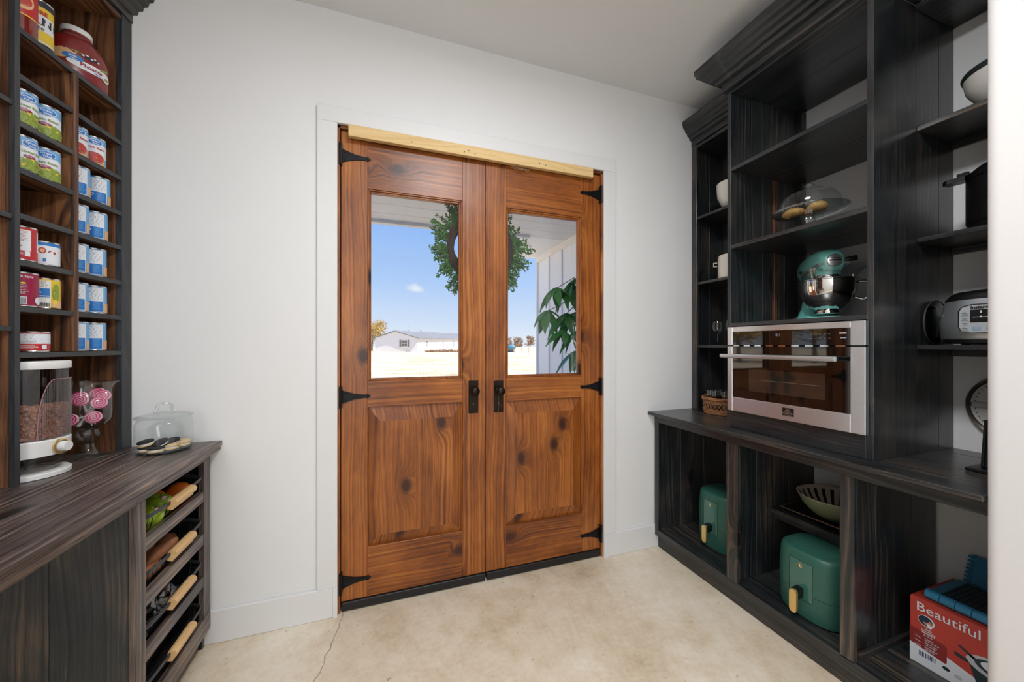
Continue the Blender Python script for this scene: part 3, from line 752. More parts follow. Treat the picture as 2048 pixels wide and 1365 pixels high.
o = put('foliage', lv, LEAFB, wr, smooth=0, norm=False); o['kind'] = 'stuff'

# --- money tree beside the porch wall
MT = thing('money_tree', (1.66, 2.72, -.012), 'potted tree with large glossy drooping leaves standing on the porch by the siding', 'plant')
put('pot', M().lathe([(.13, 0), (.17, .30), (.18, .31), (.18, .34), (.165, .34), (.16, .30), (.001, .29)], c=(1.66, 2.72, -.012), n=28), plain('dark_planter', S(52, 50, 50), .5), MT)
put('trunk', M().tube([(1.66, 2.72, .25), (1.64, 2.71, .7), (1.665, 2.72, 1.2), (1.63, 2.71, 1.82)], [.024, .02, .017, .012], 8), plain('tree_bark', S(96, 78, 58), .8, var=.2), MT)
LEAFM = plain('money_tree_leaf', S(52, 112, 56), .3, var=.25, vs=14, coat=.3)
def big_leaf():
    me = bpy.data.meshes.new('leaf'); n = 8; vs = []; fs = []
    for i in range(n+1):
        t = i/n; wd = .5*math.sin(PI*min(1, t*.96+.04))**.9*(1-.25*t); zc = -.32*t*t
        vs += [(-wd*.42, t, zc+.04), (0, t, zc), (wd*.42, t, zc+.04)]
    for i in range(n):
        for k in (0, 1): fs.append((3*i+k, 3*i+k+1, 3*i+k+4, 3*i+k+3))
    me.from_pydata(vs, [], fs); me.materials.append(LEAFM); me.polygons.foreach_set('use_smooth', [True]*len(me.polygons)); return me
LM = big_leaf(); rr = random.Random(11); stem = M()
whorls = [((1.28, 2.62, 1.80), 6, .22), ((1.40, 2.60, 1.84), 6, .24), ((1.38, 2.66, 1.60), 6, .23), ((1.45, 2.58, 1.46), 6, .22), ((1.22, 2.66, 1.62), 5, .2), ((1.50, 2.6, 1.90), 6, .22), ((1.50, 2.66, 1.62), 6, .22), ((1.46, 2.63, 1.30), 5, .22), ((1.33, 2.60, 1.46), 5, .2)]
for (c, nn, Lf) in whorls:
    stem.tube([(1.63, 2.71, 1.70+.1*rr.random()), ((c[0]+1.63)/2, (c[1]+2.71)/2, c[2]+.10), c], [.005, .004, .003], 6)
    a0 = rr.uniform(0, 6)
    for k in range(nn):
        a = a0+2*PI*k/nn+rr.uniform(-.2, .2); dr = rr.uniform(-1.1, -.25)
        d = Vector((math.cos(a), math.sin(a)*.75, dr)).normalized()
        o = bpy.data.objects.new('leaf', LM); COL.objects.link(o); o.parent = MT
        o.matrix_local = Matrix.Translation(Vector(c)-MT.location) @ d.to_track_quat('Y', 'Z').to_matrix().to_4x4() @ Matrix.Rotation(rr.uniform(-.5, .5), 4, 'Y') @ Matrix.Diagonal((Lf*rr.uniform(.75, 1.0), Lf*rr.uniform(.8, 1.15), Lf, 1))
put('stem', stem, plain('green_stem', S(80, 104, 62), .6), MT)

# --- neighbour's house
HX0, HX1, HY0, HY1 = -.95, 8.3, 84, 100
def P2(px, dep):   # metres across at given distance along the view
    return None
HO = thing('house', (6, 92, GZ), 'low white single-storey house with grey roof far across the field', 'house')
yw = math.radians(19.06); Rr = Vector((math.cos(yw), -math.sin(yw), 0)); Ff = Vector((math.sin(yw), math.cos(yw), 0))
def cs(s_, d): return Rr*s_+Ff*d     # sideways / forward of the garden axis
hm = Matrix(((Rr.x, Ff.x, 0, 0), (Rr.y, Ff.y, 0, 0), (0, 0, 1, 0), (0, 0, 0, 1)))
HW = plain('white_house_siding', S(222, 226, 232), .7); HR = plain('grey_shingle_roof', S(116, 116, 122), .8, var=.2, vs=1.5)
m = M(); a0, a1, d0 = -31.4, -21.8, 84.0; rz = GZ+4.65; ez = GZ+3.15; mid = -26.9
b = 24.0; sl = 13.0   # body recedes to the right
front = [(a0, d0, GZ), (a1, d0, GZ), (a1, d0, ez), (mid, d0, rz), (a0, d0, ez)]
back = [(x+sl, d0+b, z) for x, y, z in front]
m.add(front+back, [(0, 1, 2, 3, 4), (9, 8, 7, 6, 5), (0, 5, 6, 1), (1, 6, 7, 2), (4, 9, 5, 0)], 0, hm)
put('wall', m, HW, HO, smooth=0)
m = M(); t = .16
for (xa, za, xb, zb) in ((a0-.5, ez-.15, mid, rz+.02), (mid, rz+.02, a1+.5, ez-.15)):
    m.add([(xa, d0-.4, za), (xb, d0-.4, zb), (xb+sl, d0+b+.4, zb), (xa+sl, d0+b+.4, za), (xa, d0-.4, za+t), (xb, d0-.4, zb+t), (xb+sl, d0+b+.4, zb+t), (xa+sl, d0+b+.4, za+t)],
          [(0, 1, 2, 3), (7, 6, 5, 4), (0, 4, 5, 1), (1, 5, 6, 2), (2, 6, 7, 3), (3, 7, 4, 0)], 0, hm)
put('roof', m, HR, HO, smooth=0)
WDK = plain('dark_window_glass', S(96, 104, 116), .15); WFR = plain('white_window_frame', S(236, 238, 240), .6); SHU = plain('tan_shutter', S(140, 120, 98), .7)
f = put('window_frame', M().box(-25.35, -24.0, d0-.06, d0, GZ+1.15, GZ+2.65, T=hm), WFR, HO, smooth=0)
for z0, z1 in ((1.22, 1.86), (1.94, 2.58)):
    for x0, x1 in ((-25.27, -24.71), (-24.64, -24.08)): put('pane', M().box(x0, x1, d0-.09, d0-.06, GZ+z0, GZ+z1, T=hm), WDK, f, smooth=0)
for x in (-25.8, -23.9): put('shutter', M().box(x, x+.4, d0-.08, d0, GZ+1.1, GZ+2.7, T=hm), SHU, HO, smooth=0)
for t_ in (.12, .34, .5, .68, .86):
    x = a1+sl*t_; y = d0+b*t_
    put('window_pane', M().box(x-.05, x+.12, y, y+.9, GZ+(.3 if t_ == .34 else 1.2), GZ+2.5, T=hm), WDK, HO, smooth=0)
put('vent_pipe', M().tube([tuple(hm @ Vector((mid+4, d0+8, rz-.1))), tuple(hm @ Vector((mid+4, d0+8, rz+.5)))], .12, 8), HR, HO)
SHD = thing('far_shed', hm @ Vector((-13, 118, GZ)), 'small grey-roofed outbuilding beyond the white house', 'shed')
put('wall', M().box(-14.5, -6.5, 117, 124, GZ, GZ+2.7, T=hm), HW, SHD, smooth=0)
put('roof', M().prism([(-15, GZ+2.7), (-10.5, GZ+4.6), (-6, GZ+2.7)], 116.6, 124.4, 1, T=hm), HR, SHD, smooth=0)

# --- trees and scrub
BARK = plain('grey_bark', S(104, 90, 76), .85, var=.2, vs=6)
def tree(loc, h, spread, nl, ls, mat, label, seed, group=None, low=.25, name='tree', branches=26):
    r = random.Random(seed); t = thing(name, loc, label, 'tree', group)
    L0 = Vector(loc); m = M(); tips = []
    m.tube([L0[:], (L0+Vector((.1, 0, h*.3)))[:], (L0+Vector((0, .1, h*.7)))[:]], [h*.03, h*.022, h*.01], 7)
    for k in range(branches):
        z = h*r.uniform(low, .7); a = r.uniform(0, 2*PI); el = r.uniform(.15, 1.1); Lb = spread*r.uniform(.5, 1)*(1-.3*z/h)
        p0 = L0+Vector((0, 0, z)); p1 = p0+Vector((math.cos(a)*Lb*.5, math.sin(a)*Lb*.5, Lb*.3*el)); p2 = p1+Vector((math.cos(a+.3)*Lb*.5, math.sin(a+.3)*Lb*.5, Lb*.45*el))
        m.tube([p0[:], p1[:], p2[:]], [h*.008, h*.005, h*.002], 4)
        for j in range(3):
            q = p1.lerp(p2, r.random()); e = q+Vector((r.uniform(-1, 1), r.uniform(-1, 1), r.uniform(.1, 1)))*spread*.22
            m.tube([q[:], e[:]], h*.0018, 3); tips += [q, e]
        tips += [p1, p2]
    put('branches', m, BARK, t, smooth=60)
    if nl:
        lf = M()
        for k in range(nl):
            c = r.choice(tips)+Vector((r.gauss(0, 1), r.gauss(0, 1), r.gauss(0, .8)))*spread*.10
            u = Vector((r.uniform(-1, 1), r.uniform(-1, 1), r.uniform(-1, 1))).normalized(); v = u.cross(Vector((r.random(), 1, .3))).normalized()
            s_ = ls*r.uniform(.6, 1.3)
            lf.add([(c-u*s_)[:], (c+v*s_*.7)[:], (c+u*s_)[:], (c-v*s_*.7)[:]], [(0, 1, 2, 3)])
        o = put('foliage', lf, mat, t, smooth=0, norm=False); o['kind'] = 'stuff'
    return t
YLF = plain('autumn_leaf', S(196, 164, 84), .8, var=.45, vs=1.2); BRF = plain('brown_scrub_leaf', S(150, 118, 84), .9, var=.35, vs=.6)
tree(tuple(hm @ Vector((-35.2, 92, GZ))), 8.4, 4.2, 2600, .15, YLF, 'autumn tree with thin yellow leaves rising behind the left end of the white house', 5)
tree(tuple(hm @ Vector((-30.5, 104, GZ))), 6.0, 3.4, 250, .12, BRF, 'bare grey tree standing behind the roof ridge of the white house', 6)
for k, (x, d) in enumerate(((-2.2, 150), (2.6, 147), (7.4, 151), (-7.2, 154), (12.4, 150))):
    pn_ = ('leftmost', 'third', 'fourth', 'second', 'rightmost')[(1, 2, 3, 0, 4)[k]] if False else ('second', 'third', 'fourth', 'leftmost', 'rightmost')[k]
    tree(tuple(hm @ Vector((x, d, GZ))), 5.2+.5*(k % 3), 2.5, 1100, .17, BRF, 'brown scrub tree on the far skyline, %s of the row of five' % pn_, 20+k, 'scrub trees on the far skyline', low=.05, branches=22)
tree(tuple(hm @ Vector((-18, 150, GZ))), 6.4, 4, 900, .22, YLF, 'orange autumn tree far beyond the right end of the white house', 31)
# trees west of the porch, out of view but mirrored in the oven glass
for k, (x, y, h, nl) in enumerate(((-26, 24, 6.4, 2400), (-31, 21, 6.6, 1600), (-22.5, 30, 5.2, 120), (-30, 31, 6, 300), (-38, 22, 7, 1500), (-19, 36, 5.6, 60), (-36, 38, 6.4, 900))):
    tree((x, y, GZ), h, 3.4, nl, .16, YLF if nl > 400 else BRF, 'field tree west of the porch, mirrored in the oven, %s' % ('broad yellow one', 'second yellow one', 'small bare one', 'bare one at the back', 'farthest left yellow one', 'small bare one nearest', 'tall yellow one at the back')[k], 40+k, 'field trees west of the porch')
# brush heap, fence and parked things in the yard
bh = thing('brush_heap', hm @ Vector((-14.2, 78, GZ)), 'low heap of cut brown brush in front of the white house', 'brush'); m = M(); rr = random.Random(9)
for k in range(220):
    x = -18+rr.random()*7.2; d = 76+rr.random()*3; h = .25+.55*rr.random()*(1-abs((x+14)/5)**2*.6)
    m.tube([(x, d, GZ+.02), (x+rr.uniform(-.6, .6), d, GZ+h)], .05, 3, T=hm)
o = put('twigs', m, BRF, bh, smooth=0); o['kind'] = 'stuff'
fn = thing('rail_fence', hm @ Vector((-33, 80, GZ)), 'short brown rail fence at the left edge of the yard by the white house', 'fence')
FB = plain('brown_fence_wood', S(120, 90, 66), .8)
for k in range(5): put('post', M().box(-36+k*.95, -35.85+k*.95, 80, 80.15, GZ, GZ+1.3, T=hm), FB, fn, smooth=0)
for z in (.35, .75, 1.15): put('rail', M().box(-36, -32.2, 79.95, 80, GZ+z, GZ+z+.14, T=hm), FB, fn, smooth=0)
wf = thing('wire_fence', hm @ Vector((6, 70, GZ)), 'thin wire fence with slim posts crossing the bright yard', 'fence')
for k in range(10): put('post', M().box(-1+k*1.4, -.93+k*1.4, 70, 70.07, GZ, GZ+1.2, T=hm), FB, wf, smooth=0)
for z in (.5, .85, 1.15): put('wire', M().tube([(-1, 70, GZ+z), (11.7, 70, GZ+z)], .012, 4, T=hm), FB, wf, smooth=0)
bo = thing('yard_trampoline', hm @ Vector((.2, 80, GZ)), 'small blue and teal object standing in the yard, seen just right of the door seam', 'yard object')
put('cover', M().ell((-.25, 80, GZ+1.0), 1.1, .5, .55, 14, 8, T=hm), plain('teal_blue_cover', S(52, 122, 150), .6), bo)
put('leg', M().box(-1.1, .4, 80, 80.2, GZ, GZ+.5, T=hm), plain('dark_frame', S(70, 80, 100), .6), bo)
bm_ = thing('earth_bank', hm @ Vector((6, 100, GZ)), 'low pale bank of earth across the yard beyond the wire fence', 'bank')
put('bank', M().prism([(98, GZ), (101, GZ+.8), (104, GZ+.9), (108, GZ)], -4, 22, 0, T=hm), plain('pale_earth', S(214, 190, 160), .9, var=.15, vs=.7), bm_, smooth=0)

# ================================================================ CANS AND JARS ON THE LEFT
class Label(M):
    def __init__(s, c, R): super().__init__(); s.c = c; s.R = R; s.lay = 0
    def pt(s, a, z, R): return (s.c[0]+R*math.cos(a), s.c[1]+R*math.sin(a), s.c[2]+z)
    def patch(s, a0, a1, z0, z1, mi, n=None):
        s.lay += 1; R = s.R+.00012*s.lay; a0, a1 = math.radians(a0), math.radians(a1)
        n = n or max(2, int(abs(a1-a0)/.18)); vs = []
        for i in range(n+1): a = a0+(a1-a0)*i/n; vs += [s.pt(a, z0, R), s.pt(a, z1, R)]
        s.add(vs, [(2*i, 2*i+2, 2*i+3, 2*i+1) for i in range(n)], mi); return s
    def oval(s, a, z, ra, rz, mi, n=20, tilt=0, a0=0, a1=360):
        s.lay += 1; R = s.R+.00012*s.lay; ac = math.radians(a); K = max(1, int(ra/9)); vs = [s.pt(ac, z, R)]; fs = []
        for q in range(1, K+1):
            for i in range(n+1):
                t = math.radians(a0+(a1-a0)*i/n); u = math.cos(t)*math.radians(ra)*s.R*q/K; w = math.sin(t)*rz*q/K
                u, w = u*math.cos(tilt)-w*math.sin(tilt), u*math.sin(tilt)+w*math.cos(tilt)
                vs.append(s.pt(ac+u/s.R, z+w, R))
        fs += [(0, i+1, i+2) for i in range(n)]
        for q in range(1, K):
            b0 = 1+(q-1)*(n+1); b1 = b0+n+1; fs += [(b0+i, b1+i, b1+i+1, b0+i+1) for i in range(n)]
        s.add(vs, fs, mi); return s
    def text(s, t, a, z, size, mi, bold=.0002, align='CENTER', sx=1.0):
        s.lay += 1; R = s.R+.00012*s.lay; v, f = text_geo(t, size, align, bold); ac = math.radians(a)
        s.add([s.pt(ac+p[0]*sx/R, z+p[1], R) for p in v], f, mi); return s
    def lines(s, a0, a1, z0, z1, n, mi, h=.0011, rnd=None):
        rnd = rnd or random.Random(1)
        s.lay += 1; R = s.R+.00012*s.lay
        for i in range(n):
            z = z0+(z1-z0)*(i+.5)/n; e = a0+(a1-a0)*rnd.uniform(.72, 1.0); b0, b1 = math.radians(a0), math.radians(e); k = 4; vs = []
            for j in range(k+1): a = b0+(b1-b0)*j/k; vs += [s.pt(a, z, R), s.pt(a, z+h, R)]
            s.add(vs, [(2*j, 2*j+2, 2*j+3, 2*j+1) for j in range(k)], mi)
        return s
PM = [PAPER, BLUE, LBLUE, DARKT, GREENP, REDB, TANP, YEL, RED, MAR]
PW, PB, PL, PD, PG, PR, PT, PY, PRED, PM_ = range(10)
def logo(l, a, z, k=1.0):
    l.oval(a, z, 27*k, .0095*k, PW, tilt=.08); l.oval(a, z, 24*k, .0085*k, PB, tilt=.08); l.oval(a, z-.002*k, 11*k, .0075*k, PB)
    l.text('Great', a-2, z+.0004, .0088*k, PW); l.text('Value', a+2, z-.0070*k, .0072*k, PW)
def can(x, y, z, kind, label, r=.0365, h=.111, rot=-52, group=None):
    t = thing('food_can', (x, y, z), label, 'can', group); e = .0012
    R = r-e; pr = [(r-.004, 0), (r-.0015, .0008), (r, .0024), (R, .0040)]
    pr += [(R, h-.0042), (r, h-.0026), (r, h-.0010), (r-.002, h), (r-.0034, h-.0012), (r-.004, h-.0034), (r*.62, h-.0030), (r*.6, h-.0036), (.0001, h-.0036)]
    put('can_body', M().lathe(pr, (x, y, z), 32), TIN, t, smooth=40)
    l = Label((x, y, z), R+.0004); lo, hi = .0055, h-.0055; H = hi-lo; Z = lambda f_: lo+H*f_; a = rot
    if kind in ('green', 'veg'):
        l.patch(0, 360, lo, hi, PL, 28)
        l.patch(a-75, a+78, lo, Z(.62), PW); l.oval(a+5, Z(.62), 78, H*.14, PW)
        if kind == 'veg': l.patch(a-120, a-74, lo, hi, PB); l.lines(a-116, a-84, Z(.12), Z(.85), 12, PW); l.patch(a-74, a+10, lo, Z(.34), PT)
        l.oval(a+28, Z(.20), 62, H*.22, PG); l.patch(a-74, a+80, lo, Z(.10), PG)
        for k in range(9): l.oval(a+28-44+k*11, Z(.12+.07*((k*5) % 4)), 9, .0028, PG if k % 3 else PY, tilt=.6*(-1)**k, n=10)
        l.text('Green Beans', a+24 if kind == 'green' else a+10, Z(.52), .0115, 4, .0003); l.oval(a+6, Z(.41), 22, .005, PM_)
        l.lines(a-8, a+20, Z(.385), Z(.44), 2, PW, .0007)
        logo(l, a+12, Z(.82), 1.25)
    elif kind == 'chili':
        l.patch(0, 360, lo, hi, PL, 28); l.patch(a-80, a+80, Z(.28), Z(.72), PW); l.oval(a+4, Z(.70), 78, H*.12, PW)
        l.oval(a+2, Z(.2), 50, H*.24, PT); l.oval(a+2, Z(.24), 44, H*.21, PR); l.patch(a-80, a+80, lo, Z(.06), PT)
        l.text('Chili Beans', a+10, Z(.58), .0115, PRED, .0003); logo(l, a+4, Z(.84), 1.2)
    elif kind == 'nutri':
        l.patch(0, 360, lo, hi, PL, 28); l.patch(a-96, a-62, lo, Z(.42), PT); l.patch(a-95, a-58, Z(.42), hi, PL)
        l.patch(a-56, a+40, lo+.002, Z(.97), PW); l.lines(a-50, a+36, Z(.50), Z(.94), 13, PD, .0011)
        l.patch(a-52, a+36, Z(.04), Z(.44), PB); l.lines(a-6, a+30, Z(.10), Z(.40), 7, PL, .0012); l.oval(a-28, Z(.33), 9, .0055, PW); l.oval(a-28, Z(.33), 4.5, .0028, PB)
        l.patch(a+42, a+78, lo, Z(.36), PT)
    elif kind == 'redwhite':
        l.patch(0, 360, lo, hi, PW, 28); l.patch(0, 360, lo, Z(.27), PRED, 28); l.patch(0, 360, Z(.93), hi, PRED, 28); l.patch(a+34, a+62, Z(.2), hi, PRED)
        l.lines(a-40, a+26, Z(.55), Z(.9), 8, PRED, .0009); l.lines(a-40, a+10, Z(.08), Z(.22), 3, PW); l.patch(a+12, a+30, Z(.1), Z(.26), PW); l.oval(a-5, Z(.42), 10, .002, PRED)
    elif kind == 'squatblue':
        l.patch(0, 360, lo, hi, PW, 28); l.patch(0, 360, Z(.86), hi, PB, 28); l.patch(a-70, a-28, lo, Z(.84), PL); l.patch(a-70, a-28, Z(.3), Z(.42), PB)
        l.lines(a-64, a-36, Z(.45), Z(.8), 7, PW); l.oval(a-8, Z(.62), 13, .010, PR); l.oval(a-8, Z(.62), 8, .006, PT); l.oval(a+16, Z(.60), 8, .0016, PM_, tilt=.7); l.oval(a+34, Z(.55), 5, .005, PR)
        l.lines(a-60, a-34, Z(.08), Z(.24), 3, PD); l.patch(a-6, a+4, Z(.12), Z(.26), PB)
    elif kind == 'maroon':
        l.patch(0, 360, lo, hi, PM_, 28); l.lines(a-30, a+22, Z(.34), Z(.66), 6, PW, .0014); l.text('Ranch Style', a, Z(.88), .010, PW); l.patch(a-12, a+14, Z(.03), Z(.27), PW)
        for k in range(8): l.patch(a-10+k*2.8, a-8.8+k*2.8, Z(.05), Z(.24), PD, 1)
        l.oval(a+2, Z(.70), 9, .003, PY); l.oval(a+58, Z(.16), 16, .012, PW)
    elif kind == 'yellow':
        l.patch(0, 360, lo, hi, PY, 28); l.patch(a-56, a+26, lo+.002, Z(.96), PW); l.lines(a-48, a+18, Z(.72), Z(.93), 6, PD, .0010)
        l.patch(a-54, a+22, Z(.42), Z(.68), PB); l.lines(a-48, a-4, Z(.45), Z(.65), 5, PW); l.patch(a-54, a+22, Z(.36), Z(.39), PB)
        for k in range(20): l.patch(a-38+k*3, a-38+k*3+(1.8 if k % 3 else 1), Z(.04), Z(.17), PD, 1)
        l.oval(a-30, Z(.27), 5, .003, PG); l.oval(a+44, Z(.55), 14, .03, PG); l.patch(a+28, a+70, lo, Z(.25), PT); l.oval(a+40, Z(.2), 10, .008, PY)
    elif kind == 'squatred':
        l.patch(0, 360, lo, hi, PW, 28); l.patch(0, 360, lo, Z(.38), PRED, 28); l.patch(0, 360, Z(.95), hi, PRED, 28); l.patch(a-70, a+40, Z(.55), Z(.9), PW)
        l.lines(a-60, a+34, Z(.45), Z(.92), 7, PD, .0009); l.lines(a-50, a+20, Z(.08), Z(.3), 4, PW, .0009); l.patch(a+28, a+46, Z(.08), Z(.32), PW)
    put('label_print', l, PM, t, smooth=60, norm=False)
    return t
GB = 'cans in the cubby shelves'
def zc(i): return LEV[i]+.0002
can(-1.105, 1.622, zc(2), 'green', 'green bean can against the edge strip, left one on the highest shelf of cans', group=GB, rot=-46)
can(-1.101, 1.706, zc(2), 'veg', 'green bean can with blue side strip, beside the divider on the highest shelf of cans', group=GB, rot=-62)
can(-1.095, 1.818, zc(2), 'chili', 'chili bean can just right of the small divider, left of its twin', group=GB, rot=-44)
can(-1.087, 1.897, zc(2), 'chili', 'chili bean can with a round dish of red beans, nearer the white wall', group=GB, rot=-52)
can(-1.105, 1.621, zc(3), 'green', 'green bean can cut by the edge strip, directly below the upper green bean can', group=GB, rot=-30)
can(-1.101, 1.704, zc(3), 'veg', 'green bean can with blue strip on the second shelf of cans, beside the divider', group=GB, rot=-62)
ROWN = {3: 'second', 4: 'third', 5: 'fourth', 6: 'fifth', 7: 'lowest'}
for i, (ya, yb) in {3: (1.826, 1.921), 4: (1.820, 1.906), 5: (1.819, 1.899), 6: (1.817, 1.901), 7: (1.819, 1.898)}.items():
    can(-1.093, ya, zc(i), 'nutri', 'blue and white can, left of the pair in the %s right-hand row' % ROWN[i], group=GB, rot=-50, r=.036)
    can(-1.086, yb, zc(i), 'nutri', 'blue and white can, right of the pair in the %s right-hand row' % ROWN[i], group=GB, rot=-56, r=.036)
can(-1.105, 1.620, zc(5), 'redwhite', 'white can with red bands beside a squat pale blue can', group=GB)
can(-1.101, 1.699, zc(5), 'squatblue', 'squat pale blue and white can with small food pictures', group=GB, h=.083, r=.038)
can(-1.105, 1.625, zc(6), 'maroon', 'maroon can with white bar code below the red and white can', group=GB)
can(-1.101, 1.703, zc(6), 'yellow', 'yellow and white can with a blue box and bar code', group=GB, rot=-60, h=.105)
can(-1.10, 1.652, zc(7), 'squatred', 'squat white and red can alone on the lowest cubby shelf', group=GB, h=.068, r=.041)
can(-1.115, 1.43, 2.1002, 'nutri', 'blue and white can at the very left edge of the picture', group=GB)
# tall red jar and yellow tin on top shelf
J = thing('sauce_jar', (-1.108, 1.618, zc(0)), 'tall red sauce jar with red and yellow label, left on the top shelf', 'jar')
put('jar', M().lathe([(.036, 0), (.040, .006), (.040, .17), (.036, .185), (.028, .195), (.028, .205)], (-1.108, 1.618, zc(0)), 32), plain('dark_red_sauce', S(120, 34, 26), .15, coat=.8), J)
put('cap', M().lathe([(.031, 0), (.031, .016), (.029, .018), (.001, .018)], (-1.108, 1.618, zc(0)+.203), 28), RED, J)
l = Label((-1.108, 1.618, zc(0)), .0403); l.patch(0, 360, .055, .165, PRED, 28); l.patch(0, 360, .052, .0555, PY, 28); l.oval(-50, .10, 45, .03, PT); l.oval(-50, .10, 38, .02, PR); l.text('Italiano', -50, .14, .02, PY, .0006); l.patch(0, 360, .160, .165, PY, 28)
put('label_print', l, PM, J, smooth=60, norm=False)
J = thing('food_canister', (-1.120, 1.703, zc(0)), 'yellow and white tin with bold black letters beside the tall red jar', 'can')
c0 = (-1.120, 1.703, zc(0)); put('can_body', M().lathe([(.036, 0), (.038, .002), (.037, .004), (.037, .168), (.038, .17), (.036, .172), (.034, .170), (.001, .169)], c0, 30), TIN, J)
l = Label(c0, .0373); l.patch(0, 360, .006, .165, PY, 28); l.patch(0, 360, .006, .024, PD, 28); l.patch(0, 360, .026, .03, PW, 28); l.text('40%', -64, .009, .012, PW, .0003)
l.patch(-110, 10, .066, .118, PW); l.text('MORE', -55, .120, .018, PRED, .0008); l.text('GIANT', -48, .086, .034, PD, .0016); l.text('bite', -52, .068, .018, PD, .0004); l.patch(0, 360, .146, .165, PD, 28)
put('label_print', l, PM, J, smooth=60, norm=False)

# big jug of picante sauce
JX, JY, JZ = -1.122, 1.884, zc(0)
J = thing('sauce_jug', (JX, JY, JZ), 'large red picante sauce jug with white cap and moulded handle on the top shelf', 'jug')
TJ = Matrix.Translation((JX, JY, JZ)) @ Matrix.Rotation(math.radians(-38), 4, 'Z')
vs = []; fs = []; n = 36
prof = [(.058, .072, 0, 0), (.062, .078, .006, 0), (.064, .081, .02, 0), (.064, .081, .105, 0), (.063, .078, .125, -.001), (.058, .066, .150, -.010), (.052, .054, .164, -.008), (.045, .046, .176, -.006), (.038, .038, .184, -.004), (.035, .035, .192, -.004), (.035, .035, .200, -.004)]
for rx_, ry_, z_, o_ in prof:
    for k in range(n):
        a = 2*PI*k/n; ca, sa = math.cos(a), math.sin(a); vs.append((rx_*math.copysign(abs(ca)**.85, ca), o_+ry_*math.copysign(abs(sa)**.85, sa), z_))
for i in range(len(prof)-1):
    for k in range(n): fs.append((i*n+k, i*n+(k+1) % n, (i+1)*n+(k+1) % n, (i+1)*n+k))
fs.append(tuple(reversed(range(n))))
put('jug_body', M().add(vs, fs, 0, TJ), PICO, J, smooth=50)
put('handle', M().tube([(0, .020, .182), (0, .034, .180), (0, .050, .168), (0, .062, .150), (0, .070, .128), (0, .070, .108)], [.014, .014, .0135, .0135, .0145, .016], 14, T=TJ), PICO, J, smooth=60)
put('cap', M().lathe([(.040, 0), (.041, .002), (.041, .017), (.039, .020), (.001, .020)], (0, -.004, .196), 36, mod=lambda a, k: 1+.008*math.cos(36*a), T=TJ), WHITE, J)
l = Label((JX, JY, JZ), .0815)
def jpt(a, z, R):
    b = a+math.radians(38); ca, sa = math.cos(b), math.sin(b); k = (R-.0815); f_ = 1 if z < .105 else (1-.05*(z-.105)/.02 if z < .125 else .95-.16*(z-.125)/.025)
    p = TJ @ Vector(((.064*f_+k)*math.copysign(abs(ca)**.85, ca), (.081*f_+k)*math.copysign(abs(sa)**.85, sa)-(0 if z < .125 else .009*(z-.125)/.025), z)); return p[:]
l.pt = jpt
l.patch(-118, -8, .028, .122, PM_); l.oval(-78, .092, 26, .020, PT, tilt=.5); l.oval(-100, .10, 14, .024, PT, tilt=-.4); l.oval(-52, .118, 22, .012, PG); l.oval(-34, .108, 16, .012, 3)
for k in range(5): l.oval(-44+k*6, .104+.006*(k % 2), 2.6, .003, PW, n=8)
l.oval(-30, .066, 44, .016, PW, tilt=.02); l.oval(-62, .083, 20, .011, PB); l.text('Great', -62, .083, .0095, PW); l.text('Value', -60, .0745, .008, PW)
l.text('Picante', -30, .062, .019, PM_, .0006); l.text('Sauce', -22, .0535, .008, PB); l.oval(2, .056, 12, .013, PW); l.oval(2, .056, 7, .006, PG); l.oval(-6, .084, 12, .004, PG, tilt=.4)
put('label_print', l, PM, J, smooth=60, norm=False)

# ================================================================ DISPENSER, VASE, COOKIE JAR
DX, DY = -1.130, 1.680
D_ = thing('bean_dispenser', (DX, DY, ZL), 'clear dispenser of brown beans with white lid, white band and gold-ringed knob', 'dispenser')
c0 = (DX, DY, ZL)
put('base', M().lathe([(.094, 0), (.098, .002), (.098, .014), (.095, .017), (.092, .0175), (.001, .0165)], c0, 48), WHITE, D_)
put('collecting_cup', M().lathe([(.060, .018), (.074, .024), (.084, .055), (.088, .071)], c0, 40, close=False), thin_glass('smoky_cup', (.74, .72, .68, 1), .10, .5), D_, norm=False)
put('middle_band', M().lathe([(.090, .070), (.096, .072), (.097, .120), (.094, .124), (.001, .1235)], c0, 48), WHITE, D_)
put('tank', M().lathe([(.0935, .1245), (.0940, .357)], c0, 56, close=False), PLAST, D_, norm=False)
put('lid', M().lathe([(.0965, .357), (.0975, .359), (.0975, .378), (.095, .383), (.001, .384)], c0, 48), WHITE, D_)
# fluted arch on the right half of the tank
fl = M(); A0, A1, NN = math.radians(-44), math.radians(40), 110
def arch(t): return .128+.195*(1-max(0, (.32-t)/.32)**2.2)**.5 if t < .32 else .323
vs = []
for i in range(NN+1):
    t = i/NN; a = A0+(A1-A0)*t; R = .0952+.0010*math.cos(i*2*PI/4)
    for z in (.126, arch(t)): vs.append((DX+R*math.cos(a), DY+R*math.sin(a), ZL+z))
fl.add(vs, [(2*i, 2*i+2, 2*i+3, 2*i+1) for i in range(NN)])
put('fluted_arch', fl, thin_glass('fluted_plastic', (.84, .81, .82, 1), .12, .45, .08), D_, norm=False, smooth=80)
sp_ = M(); sp_.tube([(DX+(.0962)*math.cos(A0+(A1-A0)*t), DY+.0962*math.sin(A0+(A1-A0)*t), ZL+arch(t)) for t in [k/40 for k in range(41)]], .0012, 5)
put('arch_rim', sp_, plain('pink_tinted_rim', S(176, 128, 136), .3), D_)
